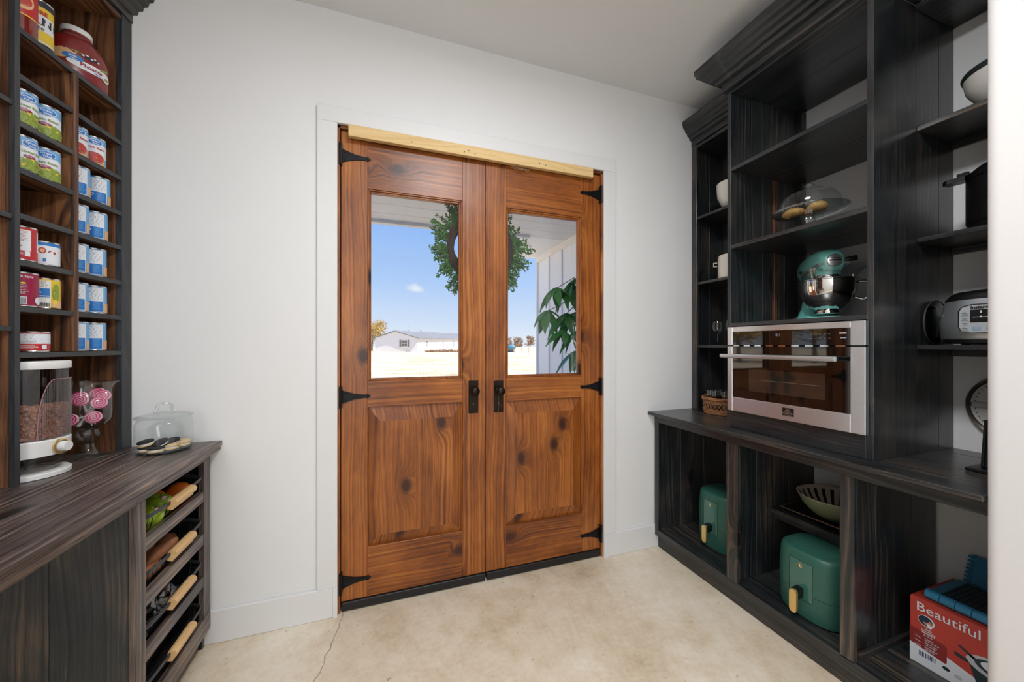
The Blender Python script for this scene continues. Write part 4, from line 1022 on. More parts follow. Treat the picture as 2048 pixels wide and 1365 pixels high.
# dark inner divider column
put('inner_partition', M().box(DX-.055, DX-.045, DY-.07, DY+.07, ZL+.125, ZL+.355), plain('dark_inner_wall', S(24, 28, 34), .25), D_)
be = M(); rb = random.Random(21)
for k in range(620):
    a = rb.uniform(math.radians(-175), math.radians(55)); zt = .235-.012*math.sin(a) if k < 420 else .232
    if k < 420: R, z = .084+rb.uniform(-.002, .002), rb.uniform(.131, .232)
    else: R, z = .084*math.sqrt(rb.random()), .226+rb.uniform(-.004, .006)
    p = (DX+R*math.cos(a), DY+R*math.sin(a), ZL+z)
    T = Matrix.Translation(p) @ Euler((rb.uniform(0, 6), rb.uniform(0, 6), rb.uniform(0, 6))).to_matrix().to_4x4()
    be.ell((0, 0, 0), .0088, .0058, .0048, 8, 4, T=T)
be.lathe([(.080, .126), (.080, .222), (.001, .224)], c0, 24)
o = put('beans', be, plain('brown_bean', S(168, 112, 84), .4, var=.4, vs=70), D_); o['kind'] = 'stuff'
ka = math.radians(-10); kd = Vector((math.cos(ka), math.sin(ka), 0)); kc = Vector((DX, DY, ZL+.096))+kd*.095
T = frame(kc, (-kd.y, kd.x, 0), (0, 0, 1))
put('gold_ring', M().lathe([(.021, 0), (.026, .002), (.026, .006), (.021, .008)], n=36, T=T, close=False), GOLD, D_, norm=False)
put('knob', M().lathe([(.017, 0), (.0165, .022), (.015, .025), (.001, .0255)], n=32, T=T), WHITE, D_)
m = M(); sa = math.radians(-62); s0 = Vector((DX+.05*math.cos(sa), DY+.05*math.sin(sa), ZL+.022)); m.tube([s0[:], (s0+Vector((.004, .018, .040)))[:], (s0+Vector((.012, .034, .046)))[:]], .0022, 6)
m.tube([(s0+Vector((0, -.03, 0)))[:], s0[:]], .0022, 6)
put('spout_lever', m, RAIL, D_)

VX, VY = -1.092, 1.878
V = thing('glass_pedestal_vase', (VX, VY, ZL), 'clear glass pedestal pitcher full of lollipops between dispenser and cookie jar', 'vase')
sd = math.atan2(.5, .866)
def spout(a, k):
    if k < 8: return 1
    d = (a-sd+PI) % (2*PI)-PI; return 1+(.05, .16, .40)[min(2, k-8)]*math.exp(-(d/.34)**2)
put('glass_body', M().lathe([(.020, .116), (.040, .118), (.056, .128), (.0655, .145), (.068, .165), (.068, .20), (.068, .235), (.067, .26), (.0665, .272), (.067, .284), (.070, .293)], (VX, VY, ZL), 44, mod=spout, close=False), GLASS2, V, norm=False)
put('stem', M().lathe([(.018, .054), (.030, .058), (.0195, .064), (.031, .075), (.036, .092), (.031, .109), (.018, .116)], (VX, VY, ZL), 32), GLASS2, V)
put('foot', M().lathe([(.062, 0), (.064, .003), (.058, .007), (.040, .014), (.028, .026), (.021, .044), (.018, .055)], (VX, VY, ZL), 40), GLASS2, V)
PINK = plain('hot_pink_candy', S(232, 44, 120), .2, coat=.8); PINKL = plain('pale_pink_candy', S(248, 188, 208), .2, coat=.8); STK = plain('white_paper_stick', S(232, 226, 222), .6)
def lolly(cx, cy, cz, face, foot, label):
    t = thing('lollipop', (cx, cy, cz), label, 'lollipop', 'pink swirl lollipops in the glass pitcher')
    f = Vector(face).normalized(); rt = Vector((0, 0, 1)).cross(f).normalized(); up = f.cross(rt)
    T = frame((cx, cy, cz), rt, up); R = .0235
    put('candy', M().lathe([(.001, -.004), (R*.8, -.004), (R, -.001), (R, .001), (R*.8, .004), (.001, .0045)], n=30, T=T), PINKL, t)
    m = M()
    for a0 in (0, PI):
        vs = []; L_ = 46
        for i in range(L_+1):
            u = i/L_; rr_ = R*(.06+.9*u); th = a0+u*9; wd = .0014+.0008*u; zz = .0048 if rr_ < R*.8 else .0048-.0032*(rr_-R*.8)/(R*.2)
            vs += [((rr_-wd)*math.cos(th), (rr_-wd)*math.sin(th), zz+.0003), ((rr_+wd)*math.cos(th), (rr_+wd)*math.sin(th), zz+.0001)]
        m.add(vs, [(2*i, 2*i+2, 2*i+3, 2*i+1) for i in range(L_)], 0, T)
    put('swirl', m, PINK, t, norm=False)
    put('stick', M().tube([(cx, cy, cz), foot], .0021, 8), STK, t)
zl = ZL
LP = [((-.008, -.020, .226), (.30, -1, .15), (.012, .022, .124), 'pink lollipop highest in front, facing the camera, left of centre'),
      ((.036, .018, .235), (.5, -1, .25), (-.022, -.012, .124), 'pink lollipop at the back right of the bunch, below the spout'),
      ((.040, -.008, .212), (.75, -.8, .35), (-.026, -.006, .124), 'pink lollipop tilted at the right of the bunch, under the rim'),
      ((-.034, .024, .230), (.2, -1, .1), (.020, -.010, .124), 'pink lollipop at the left behind the front one'),
      ((.012, .036, .242), (.3, -1, .2), (-.012, -.018, .124), 'pink lollipop in the middle rear, partly hidden by the front ones'),
      ((.030, -.020, .158), (.45, -1, .25), (-.030, .010, .150), 'pink lollipop upside down low at the right of the pitcher'),
      ((-.040, -.014, .150), (.2, -1, .1), (.018, .024, .168), 'pink lollipop low at the left, half hidden behind the dispenser')]
for c, f, ft, lb in LP: lolly(VX+c[0], VY+c[1], zl+c[2], f, (VX+ft[0], VY+ft[1], zl+ft[2]), lb)

CX_, CY_ = -.862, 1.898
CJ = thing('cookie_jar', (CX_, CY_, ZL), 'low round clear glass jar with lid standing on the counter beside the door wall', 'jar')
put('jar_body', M().lathe([(.001, .004), (.074, .004), (.083, .008), (.089, .022), (.090, .04), (.090, .115), (.086, .126), (.080, .131), (.080, .136)], (CX_, CY_, ZL), 56, close=False), GLASS, CJ, norm=False)
put('thick_base', M().lathe([(.076, 0), (.084, .004), (.0875, .012), (.080, .007), (.001, .006)], (CX_, CY_, ZL), 48), thin_glass('green_glass_base', (.42, .58, .60, 1), .2, .8), CJ)
put('lid', M().lathe([(.078, .138), (.090, .140), (.092, .143), (.088, .147), (.062, .153), (.040, .156), (.026, .160)], (CX_, CY_, ZL), 56, close=False), GLASS2, CJ, norm=False)
zk = ZL+.160; dk = Vector((.93, .36, 0)).normalized()
cc = Vector((CX_, CY_, zk))
put('lid_handle', M().tube([(cc-dk*.034+Vector((0, 0, .001)))[:], (cc-dk*.024+Vector((0, 0, .006)))[:], (cc-dk*.021+Vector((0, 0, .028)))[:], (cc-dk*.010+Vector((0, 0, .036)))[:], (cc+dk*.010+Vector((0, 0, .036)))[:], (cc+dk*.021+Vector((0, 0, .028)))[:], (cc+dk*.024+Vector((0, 0, .006)))[:], (cc+dk*.034+Vector((0, 0, .001)))[:]], .0052, 10), GLASS2, CJ, smooth=60)
CKD = plain('dark_chocolate_wafer', S(34, 30, 34), .6, var=.2, vs=200); CKL = plain('vanilla_wafer', S(226, 194, 146), .6, var=.12, vs=120)
def cookie(dx, dy, dz, tx, ty, top, bot, label):
    t = thing('sandwich_cookie', (CX_+dx, CY_+dy, ZL+.008+dz), label, 'cookie', 'sandwich cookies in the glass jar')
    T = Matrix.Translation((CX_+dx, CY_+dy, ZL+.008+dz)) @ Euler((tx, ty, 0)).to_matrix().to_4x4() @ Matrix.Diagonal((1, 1, 1.4, 1)); R = .0262
    rg = lambda a, k: 1+.012*math.cos(30*a)
    put('lower_wafer', M().lathe([(R-.002, 0), (R, .001), (R, .0045), (R-.001, .0055)], n=40, T=T, mod=rg), bot, t)
    put('cream', M().lathe([(R-.002, .0055), (R-.0025, .0085)], n=30, T=T), PAPER, t)
    put('upper_wafer', M().lathe([(R-.001, .0085), (R, .0095), (R, .0125), (R-.003, .0142), (R*.72, .0136), (R*.66, .0146), (.001, .0146)], n=40, T=T, mod=rg), top, t)
cookie(-.048, -.022, 0, 0, 0, CKD, CKL, 'bottom cookie of the leaning pair at the left side of the jar')
cookie(-.050, -.018, .0225, .12, -.16, CKD, CKL, 'top cookie of the leaning pair, black side up, at the left side of the jar')
cookie(-.008, -.046, 0, 0, 0, CKD, CKL, 'cookie lying at the front middle of the jar, pale side down')
cookie(-.002, -.014, .018, .35, -.25, CKD, CKD, 'black cookie tilted on the ones at the middle of the jar')
cookie(.024, -.010, 0, .0, 0, CKL, CKL, 'pale cookie lying flat right of the middle of the jar')
cookie(.018, .020, .014, .22, -.1, CKD, CKD, 'black cookie resting behind the pale cookie')
cookie(.046, .034, .004, .1, .05, CKL, CKL, 'pale cookie at the far right of the jar by the wall')

# ================================================================ FRUIT AND VEGETABLES
APG = plain('green_apple_skin', S(152, 186, 42), .25, coat=.3, var=.12, vs=60); ORG = plain('orange_peel', S(238, 116, 24), .4, var=.05, vs=60, bump=.3)
SWP = plain('sweet_potato_skin', S(168, 112, 76), .6, var=.25, vs=40, bump=.3)
def apple(x, y, z, r, label, rot):
    t = thing('green_apple', (x, y, z), label, 'apple', 'green apples in the top basket')
    pr = [(.001, .10), (.25, .02), (.52, 0), (.78, .20), (.95, .58), (1.0, .98), (.94, 1.34), (.76, 1.62), (.50, 1.74), (.24, 1.70), (.07, 1.56), (.001, 1.48)]
    pr = [(a*r, b*r) for a, b in pr]; T = Matrix.Translation((x, y, z+r*.9)) @ Euler(rot).to_matrix().to_4x4() @ Matrix.Translation((0, 0, -r*.9))
    put('apple_body', M().lathe(pr, n=32, T=T, mod=lambda a, k: 1+.010*math.cos(5*a)*(1 if k < 4 else .4)), APG, t, smooth=180)
    put('stem', M().tube([(0, 0, 1.45*r), (.004, 0, 1.95*r)], .0018, 6, T=T), BARK, t)
    q = M(); q.lathe([(.012, 0), (.001, .001)], n=14, T=T @ Matrix.Translation((r*.62*math.cos(-1.0), r*.62*math.sin(-1.0), r*1.66)) @ Euler((.5, .55, 0)).to_matrix().to_4x4())
    put('sticker', q, plain('pink_white_sticker', S(238, 190, 206), .4), t); return t
zb0 = BK[0][1]+.003
apple(-.802, 1.664, zb0, .041, 'green apple with a sticker at the near front corner of the top basket', (-.2, .5, .2))
apple(-.818, 1.752, zb0+.001, .047, 'largest green apple, in the middle of the top basket', (.1, .15, .5))
def ball(name, x, y, z, r, mat, label, cat, sq=.96):
    t = thing(name, (x, y, z), label, cat, 'oranges in the top basket')
    put('peel', M().ell((x, y, z+r*sq), r, r, r*sq, 32, 18), mat, t, smooth=180)
    put('navel', M().lathe([(.006, 0), (.004, .0015), (.001, .0018)], (x+.01, y-.008, z+r*sq*2-.003), 10), plain('stem_scar', S(150, 130, 60), .7), t); return t
ball('orange', -.812, 1.893, zb0, .043, ORG, 'bright orange at the front of the top basket, behind the wooden handle', 'orange')
ball('orange', -.872, 1.832, zb0+.001, .042, ORG, 'orange tucked behind the largest green apple', 'orange')
zb1 = BK[1][1]+.003
def spud(x, y, z, L_, r, yaw, tilt, label):
    t = thing('sweet_potato', (x, y, z), label, 'sweet potato', 'sweet potatoes in the second basket')
    pts = []; rs = []; d = Vector((math.cos(yaw)*math.cos(tilt), math.sin(yaw)*math.cos(tilt), math.sin(tilt))); sdv = Vector((-d.y, d.x, 0))
    for k in range(15):
        u = k/14; pts.append((Vector((x, y, z+r))+d*(u-.5)*L_+sdv*.006*math.sin(u*5))[:]); rs.append(max(.0025, r*(math.sin(PI*min(1, u*.94+.03))**.62)*(1+.06*math.sin(u*11+x*50))))
    put('tuber', M().tube(pts, rs, 16), SWP, t, smooth=180)
spud(-.812, 1.675, zb1, .12, .026, 1.35, .05, 'sweet potato nearest the front left corner of the second basket')
spud(-.802, 1.745, zb1+.040, .15, .024, 1.45, .12, 'long sweet potato lying along the front rim of the second basket')
spud(-.872, 1.725, zb1+.002, .15, .030, 1.2, 0, 'sweet potato lying at the back left of the second basket')
spud(-.860, 1.745, zb1+.052, .15, .027, 1.62, .1, 'reddish sweet potato on top of the others in the second basket')
spud(-.850, 1.885, zb1+.002, .14, .030, 1.8, 0, 'sweet potato lying under the top ones at the middle of the second basket')
spud(-.882, 1.895, zb1+.054, .12, .026, 1.3, .05, 'darkest sweet potato, rear right in the second basket')
# plastic bag in third basket
PBG = N('clear_plastic_film'); tcx = PBG.n('ShaderNodeTexCoord'); PBG.t.nodes.remove(PBG.b)
tr = PBG.n('ShaderNodeBsdfTransparent'); tr.inputs[0].default_value = (.62, .64, .68, 1); gl = PBG.n('ShaderNodeBsdfGlossy'); gl.inputs['Roughness'].default_value = .12
ms = PBG.n('ShaderNodeMixShader'); ms.inputs[0].default_value = .22; PBG.l(tr.outputs[0], ms.inputs[1]); PBG.l(gl.outputs[0], ms.inputs[2]); PBG.l(ms.outputs[0], PBG.out.inputs['Surface'])
rb = random.Random(4); bx, by_, bz = -.865, 1.765, BK[2][1]+.003
PBt = thing('plastic_bag', (bx, by_, bz), 'crumpled clear plastic bag in the third basket from the top', 'bag')
m = M(); nx, ny = 16, 24
for side in (0, 1):
    vs = []
    for i in range(nx+1):
        for j in range(ny+1):
            u, v = i/nx, j/ny; ed = min(u, 1-u, v, 1-v)*4; ed = min(1, ed)
            z = bz+.004+(side*.052*ed**.6)*(1+.5*math.sin(u*9+v*5)*math.cos(v*13))+rb.uniform(-.005, .005)*ed*side
            vs.append((bx-.075+.15*u+rb.uniform(-.003, .003), by_-.14+.30*v+rb.uniform(-.003, .003), max(bz+.0005, z)))
    m.add(vs, [(i*(ny+1)+j, (i+1)*(ny+1)+j, (i+1)*(ny+1)+j+1, i*(ny+1)+j+1) for i in range(nx) for j in range(ny)])
put('film', m, PBG.m, PBt, smooth=25, norm=False)
m = M()
for k in range(5): m.ell((bx-.02+rb.uniform(-.03, .03), by_-.07+k*.045, bz+.022), .026, .032, .017, 12, 7)
put('dark_contents', m, plain('dark_contents', S(46, 50, 60), .5, var=.5, vs=60), PBt)['kind'] = 'stuff'
put('zip_strip', M().box(bx-.07, bx+.072, by_+.155, by_+.165, bz+.004, bz+.008), plain('blue_zip', S(44, 84, 160), .4), PBt)

# ================================================================ THINGS IN THE RIGHT CABINETS
STON = plain('cream_stoneware', S(226, 222, 214), .3, coat=.3)
def bowl(name, x, y, z, prof, mats, label, n=48, **k):
    t = thing(name, (x, y, z), label, 'bowl'); put('bowl_body', M().lathe(prof, (x, y, z), n, close=False), mats, t, smooth=50, **k); return t
# narrow corner unit
bowl('mixing_bowl', 2.15, 1.775, 2.2362, [(.001, .002), (.045, 0), (.05, .004), (.082, .035), (.104, .085), (.108, .135), (.110, .165), (.106, .165), (.102, .13), (.096, .085), (.075, .04), (.001, .012)], STON, 'deep cream bowl on the upper shelf of the narrow corner unit')
t = thing('canister', (2.15, 1.775, 1.7842), 'cream round canister with a small knob handle on the middle shelf of the corner unit', 'canister')
put('canister_body', M().lathe([(.097, 0), (.100, .003), (.100, .138), (.098, .142), (.096, .150), (.001, .152)], (2.15, 1.775, 1.7842), 48), CREAM, t)
put('side_handle', M().tube([(2.085, 1.857, 1.895), (2.072, 1.872, 1.895), (2.072, 1.872, 1.872), (2.085, 1.857, 1.872)], .004, 8), CREAM, t)
SMK = thin_glass('clear_wine_glass', (.88, .93, .94, 1), .09, .8)
def wineglass(x, y, label):
    t = thing('wine_glass', (x, y, 1.3502), label, 'glass', 'stemmed glasses in the corner unit')
    put('glass_bowl', M().lathe([(.004, .074), (.020, .080), (.034, .098), (.039, .120), (.036, .145), (.032, .158)], (x, y, 1.3502), 32, close=False), SMK, t, norm=False)
    put('stem', M().lathe([(.034, 0), (.033, .002), (.010, .006), (.004, .012), (.0035, .070), (.006, .076)], (x, y, 1.3502), 24), SMK, t)
wineglass(2.115, 1.880, 'stemmed glass standing alone at the left on the shelf level with the oven top')
wineglass(2.115, 1.775, 'stemmed glass half hidden behind the oven tower, right of the lone one')
wineglass(2.215, 1.83, 'stemmed glass behind the other two on the shelf level with the oven top')
# wicker basket with small glasses
WB = thing('wicker_basket', (2.055, 1.800, .9072), 'round woven wicker basket with open lattice band holding small glasses', 'basket')
WIC = plain('wicker_cane', S(160, 108, 66), .6, var=.35, vs=60); bx, by_, bz = 2.055, 1.800, .9072; R = .100
m = M()
def wring(z, R, th, amp=.0, fq=24, ph=0, mm=None):
    (mm or m).tube([(bx+(R+amp*math.sin(fq*a+ph))*math.cos(a), by_+(R+amp*math.sin(fq*a+ph))*math.sin(a), bz+z) for a in [2*PI*i/96 for i in range(96)]], th, 5, closed=True)
for i in range(7): wring(.004+i*.0045, R-.002+i*.0008, .0028, .0016, 24, PI*(i % 2))
put('lower_weave', m, WIC, WB); m = M()
for i in range(5): wring(.068+i*.0042, R+.002+i*.0006, .0026, .0016, 24, PI*(i % 2))
put('upper_weave', m, WIC, WB); m = M()
wring(.094, R+.008, .0055, mm=m); wring(.103, R+.008, .0050, mm=m); put('rim', m, WIC, WB); m = M()
for k in range(26):
    for s_ in (-1, 1):
        a = 2*PI*k/26; b = a+s_*2*PI/26
        m.tube([(bx+R*math.cos(a), by_+R*math.sin(a), bz+.034), (bx+(R+.002)*math.cos(b), by_+(R+.002)*math.sin(b), bz+.068)], .0017, 4)
o = put('lattice', m, WIC, WB); o['kind'] = 'stuff'
put('base', M().lathe([(R-.004, .001), (R-.004, .004)], (bx, by_, bz), 40), WIC, WB)
gi = 0
for (dx, dy, nm) in ((-.040, .045, 'small tumbler at the far left of the wicker basket'), (-.052, -.005, 'small tumbler at the front of the wicker basket'), (-.010, .012, 'small tumbler in the middle of the wicker basket'), (.030, .050, 'small tumbler at the back left of the wicker basket'), (-.030, -.052, 'small tumbler at the right front of the wicker basket'), (.028, -.030, 'small tumbler at the back right of the wicker basket')):
    tag(put('tumbler', M().lathe([(.001, .003), (.017, .003), (.018, 0), (.0215, .07), (.0235, .142), (.0223, .142), (.020, .07)], (bx+dx, by_+dy, bz+.030 if False else bz+.0045), 24, close=False), SMK, norm=False), nm, 'glass', 'small tumblers in the wicker basket')

# cake stand
KX, KY, KZ = 1.842, 1.146, 1.8882
CS = thing('cake_stand', (KX, KY, KZ), 'ribbed pressed-glass cake stand with glass dome on the shelf above the mixer', 'cake stand')
put('pedestal', M().lathe([(.040, 0), (.042, .003), (.034, .010), (.024, .022), (.021, .045), (.028, .052), (.001, .053)], (KX, KY, KZ), 40, mod=lambda a, k: 1+.05*math.cos(12*a)), PRESS, CS)
put('plate', M().lathe([(.001, .056), (.060, .055), (.095, .058), (.118, .066), (.134, .076), (.141, .082), (.138, .0835), (.120, .072), (.098, .063), (.001, .061)], (KX, KY, KZ), 150, mod=lambda a, k: 1+(.022*math.cos(50*a) if k in (3, 4, 5, 6, 7) else .004*math.cos(50*a))), PRESS, CS, norm=False, smooth=60)
put('dome', M().lathe([(.114, .068), (.116, .075), (.115, .105), (.108, .130), (.092, .150), (.066, .164), (.035, .170), (.012, .172)], (KX, KY, KZ), 64, close=False), GLASS, CS, norm=False, smooth=80)
put('dome_knob', M().lathe([(.012, .171), (.010, .178), (.019, .186), (.021, .194), (.016, .200), (.001, .202)], (KX, KY, KZ), 32), GLASS2, CS)
BUN = plain('baked_pastry', S(240, 176, 104), .6, var=.3, vs=45, bump=.5)
for (dx, dy, rx, ry, rz, lb) in ((-.030, .048, .036, .044, .020, 'golden pastry at the left under the glass dome'), (-.012, -.042, .038, .036, .021, 'long golden pastry at the right front under the glass dome'), (.035, -.005, .036, .042, .024, 'golden pastry resting behind the other two under the dome')):
    c = (KX+dx, KY+dy, KZ+.0625+rz)
    def pf(a, k): return 1+.05*math.sin(3*a+k)+.03*math.sin(7*a)
    tag(put('pastry', M().lathe([(.001, -rz), (rx*.75, -rz), (rx, -rz*.45), (rx*1.02, 0), (rx*.88, rz*.5), (rx*.5, rz*.9), (.001, rz)], c, 28, sy=ry/rx, mod=pf), BUN, smooth=180), lb, 'pastry', 'pastries under the glass dome')

# stand mixer -- local frame: +X forward (head nose), Z up
MX = thing('stand_mixer', (2.05, 1.195, 1.4692), 'aqua stand mixer with shiny steel bowl on the shelf above the oven', 'mixer')
yaw_m = math.atan2(-.78, -.62)
TM = Matrix.Translation((2.093, 1.253, 1.4692)) @ Matrix.Rotation(yaw_m, 4, 'Z')
def P(m_): return m_
def rr_prism(mb, pts_l, T, mi=0):
    """stack of rounded-rect cross-sections: (x, z, halfwidth y, halfheight z)"""
    n = 20; vs = []; fs = []
    for (x, z, hy, hz_) in pts_l:
        for k in range(n):
            a = 2*PI*k/n; ca, sa = math.cos(a), math.sin(a); e = .72
            vs.append((x, hy*math.copysign(abs(ca)**e, ca), z+hz_*math.copysign(abs(sa)**e, sa)))
    L_ = len(pts_l)
    for i in range(L_-1):
        for k in range(n): j = (k+1) % n; fs.append((i*n+k, i*n+j, (i+1)*n+j, (i+1)*n+k))
    fs.append(tuple(reversed(range(n)))); fs.append(tuple((L_-1)*n+k for k in range(n)))
    mb.add(vs, fs, mi, T); return mb
m = M()
m.prism([(-.125, -.082), (-.15, -.055), (-.15, .055), (-.125, .082), (-.04, .088), (.02, .075), (.07, .078), (.125, .060), (.15, .030), (.15, -.030), (.125, -.060), (.07, -.078), (.02, -.075), (-.04, -.088)], 0, .018, 2, T=TM)
m.prism([(-.115, -.07), (-.14, -.045), (-.14, .045), (-.115, .07), (-.04, .076), (.02, .06), (.02, -.06), (-.04, -.076)], .018, .030, 2, T=TM)
put('base', m, TEAL, MX, smooth=50)
m = M(); col = [(-.080, .012, .074, .080), (-.086, .030, .062, .064), (-.092, .075, .044, .046), (-.094, .12, .036, .040), (-.090, .17, .038, .043), (-.080, .215, .042, .055)]
n = 20; vs = []; fs = []
for (x, z, hy, hx) in col:
    for k in range(n):
        a = 2*PI*k/n; vs.append((x+hx*math.copysign(abs(math.cos(a))**.8, math.cos(a)), hy*math.copysign(abs(math.sin(a))**.8, math.sin(a)), z))
for i in range(len(col)-1):
    for k in range(n): j = (k+1) % n; fs.append((i*n+k, i*n+j, (i+1)*n+j, (i+1)*n+k))
m.add(vs, fs, 0, TM); put('column', m, TEAL, MX, smooth=60)
m = rr_prism(M(), [(-.172, .262, .012, .014), (-.168, .262, .034, .032), (-.150, .266, .050, .046), (-.11, .276, .058, .056), (-.05, .285, .061, .062), (.02, .290, .061, .064), (.08, .288, .058, .062), (.12, .284, .052, .056), (.145, .280, .044, .048), (.152, .280, .034, .038)], TM)
put('motor_head', m, TEAL, MX, smooth=60)
m = M(); m.lathe([(.048, .196), (.050, .20), (.050, .236), (.050, .25)], (0.085, 0, 0), 32, T=TM); put('planetary_hub', m, TEAL, MX, smooth=40)
m = M(); m.lathe([(.0508, .205), (.0518, .207), (.0518, .216), (.0508, .218)], (.085, 0, 0), 32, T=TM); put('hub_ring', m, CHROME, MX)
m = M(); m.prism([(-.06, .235), (.148, .262), (.148, .272), (-.06, .247)], -.0605, .0605, 1, T=TM); put('trim_band', m, plain('silver_band', S(186, 192, 196), .3, .4), MX)
m = M(); T2 = TM @ Matrix.Translation((.149, 0, .280)) @ Matrix.Rotation(PI/2, 4, 'Y')
m.lathe([(.029, 0), (.031, .004), (.029, .009), (.024, .011), (.001, .012)], n=32, T=T2); hub = put('attachment_hub', m, plain('satin_hub', (.8, .8, .8, 1), .3, .85), MX)
q = M(); q.box(.160, .1625, -.022, .022, .277, .283, T=TM); q.box(.160, .1622, -.014, .014, .288, .291, T=TM); put('hub_slot', q, BLKP, hub)
put('hub_knob', M().tube([tuple(TM @ Vector((.140, .042, .284))), tuple(TM @ Vector((.143, .060, .285))), tuple(TM @ Vector((.146, .086, .287)))], [.007, .011, .013], 12), BLKP, MX)
put('speed_lever', M().tube([tuple(TM @ Vector((-.05, -.060, .262))), tuple(TM @ Vector((-.05, -.072, .262)))], .006, 10), BLKP, MX)
put('lock_lever', M().tube([tuple(TM @ Vector((-.10, -.056, .246))), tuple(TM @ Vector((-.155, -.052, .238)))], .0065, 8), BLKP, MX)
q = M(); text_on(q, 'KitchenAid', .020, TM @ frame((.03, -.0612, .246), (1, 0, .10), (0, 0, 1)), bold=.0004); put('lettering', q, BLKP, MX, smooth=0, norm=False)
# bowl
BC = (.085, 0, .030)
put('mixing_bowl', M().lathe([(.042, 0), (.050, .004), (.050, .016), (.043, .018), (.052, .026), (.080, .050), (.101, .082), (.110, .112), (.112, .142), (.112, .160), (.116, .162), (.116, .165), (.110, .165), (.109, .142), (.106, .112), (.097, .084), (.001, .03)], BC, 64, T=TM, close=False), CHROME, MX, smooth=50)
hd = [(.104, .150), (.122, .150), (.150, .147), (.166, .140), (.168, .118), (.160, .085), (.146, .068), (.126, .066), (.098, .075)]
ang = math.radians(68); 
put('bowl_handle', M().tube([tuple(TM @ Vector((BC[0]+r_h*math.cos(ang), r_h*math.sin(ang), BC[2]+z_h))) for r_h, z_h in hd], [.0065]*9, 10, flat=.9), CHROME, MX, smooth=70)
# clear pouring shield
m = M(); n = 40; vs = []
for k in range(n+1):
    a = math.radians(-150+300*k/n); d1 = abs(math.degrees(a)-62); ex = .05*math.exp(-(d1/26)**2)
    for r_s, z_s in ((.055, .166), (.098, .172), (.104+ex*.6, .198+ex*.3), (.108+ex*1.4, .222+ex*.5)): vs.append((BC[0]+r_s*math.cos(a), r_s*math.sin(a), BC[2]+z_s-.004))
m.add(vs, [(4*k+j, 4*k+4+j, 4*k+5+j, 4*k+1+j) for k in range(n) for j in range(3)], 0, TM)
put('pouring_shield', m, thin_glass('clear_shield', (.9, .92, .92, 1), .12, .7, .03), MX, norm=False, smooth=60)
# power cable looped on the wall side
put('power_cord', M().tube([tuple(TM @ Vector((-.13, 0, .03)))]+[(2.24, 1.15-.0*k, 1.474) for k in range(1)]+[(2.27, .99+.085*math.cos(a), 1.476+.115*math.sin(a)) for a in [PI*k/14 for k in range(1, 12)]], .0042, 8), BLKP, MX)

# nearest shelf unit: enamel bowl, black pot, multicooker, plate rack, carved stand
t = bowl('enamel_bowl', 2.17, .655, 2.2362, [(.001, .004), (.05, .002), (.055, 0), (.062, .006), (.098, .038), (.122, .082), (.130, .128), (.130, .136), (.125, .13), (.118, .085), (.09, .042), (.001, .014)], STON, 'white enamel bowl with dark rim on the top shelf nearest the camera')
put('dark_rim', M().lathe([(.1295, .122), (.133, .128), (.1345, .136), (.131, .143), (.1265, .138)], (2.17, .655, 2.2362), 56, close=False), plain('dark_enamel_rim', S(44, 52, 52), .35), t)
px, py, pz = 2.165, .640, 1.7842
t = thing('black_stock_pot', (px, py, pz), 'tall black lidded pot with side handle on the shelf above the multicooker', 'pot')
put('pot_body', M().lathe([(.125, 0), (.130, .004), (.130, .022), (.134, .026), (.134, .185), (.131, .190)], (px, py, pz), 56), BLKP, t, smooth=40)
put('lid', M().lathe([(.134, .190), (.135, .196), (.128, .215), (.105, .236), (.070, .248), (.001, .252)], (px, py, pz), 56), BLKP, t, smooth=40)
ha = math.radians(112)
put('side_handle', M().prism([(px-.10, py+.108), (px-.102, py+.155), (px-.085, py+.172), (px-.058, py+.168), (px-.05, py+.12)], pz+.190, pz+.206, 2), BLKP, t, smooth=0)
put('handle_tab', M().prism([(px-.095, py+.10), (px-.092, py+.132), (px-.062, py+.135), (px-.05, py+.11)], pz+.206, pz+.220, 2), BLKP, t, smooth=0)

IX, IY, IZ = 2.155, .625, 1.3502
t = thing('multicooker', (IX, IY, IZ), 'silver multicooker with black lid and control panel on the shelf beside the oven tower', 'cooker')
def oval_stack(prof, cx, cy, cz, n=56, e=.62):
    m = M(); vs = []; fs = []
    for (rx, ry, z) in prof:
        for k in range(n):
            a = 2*PI*k/n; ca, sa = math.cos(a), math.sin(a)
            vs.append((cx+rx*math.copysign(abs(ca)**e, ca), cy+ry*math.copysign(abs(sa)**e, sa), cz+z))
    for i in range(len(prof)-1):
        for k in range(n): j = (k+1) % n; fs.append((i*n+k, i*n+j, (i+1)*n+j, (i+1)*n+k))
    fs.append(tuple(reversed(range(n)))); fs.append(tuple((len(prof)-1)*n+k for k in range(n)))
    return m.add(vs, fs)
SILV = plain('pale_silver_metal', (.62, .66, .70, 1), .32, .85)
put('base', oval_stack([(.122, .190, .004), (.126, .196, .008), (.128, .200, .020)], IX, IY, IZ), BLKP, t)
q = M()
for dy in (-.12, .12): q.lathe([(.012, 0), (.012, .006)], (IX-.09, IY+dy, IZ), 12)
put('foot', q, BLKP, t)['kind'] = 'stuff'
put('cooker_body', oval_stack([(.128, .196, .020), (.132, .204, .026), (.134, .206, .09), (.130, .196, .150), (.126, .188, .172)], IX, IY, IZ), SILV, t, smooth=50)
put('lid', oval_stack([(.124, .190, .150), (.127, .192, .172), (.122, .180, .188), (.112, .165, .200), (.08, .12, .206)], IX, IY, IZ), BLKP, t, smooth=40)
xf = IX-.1365
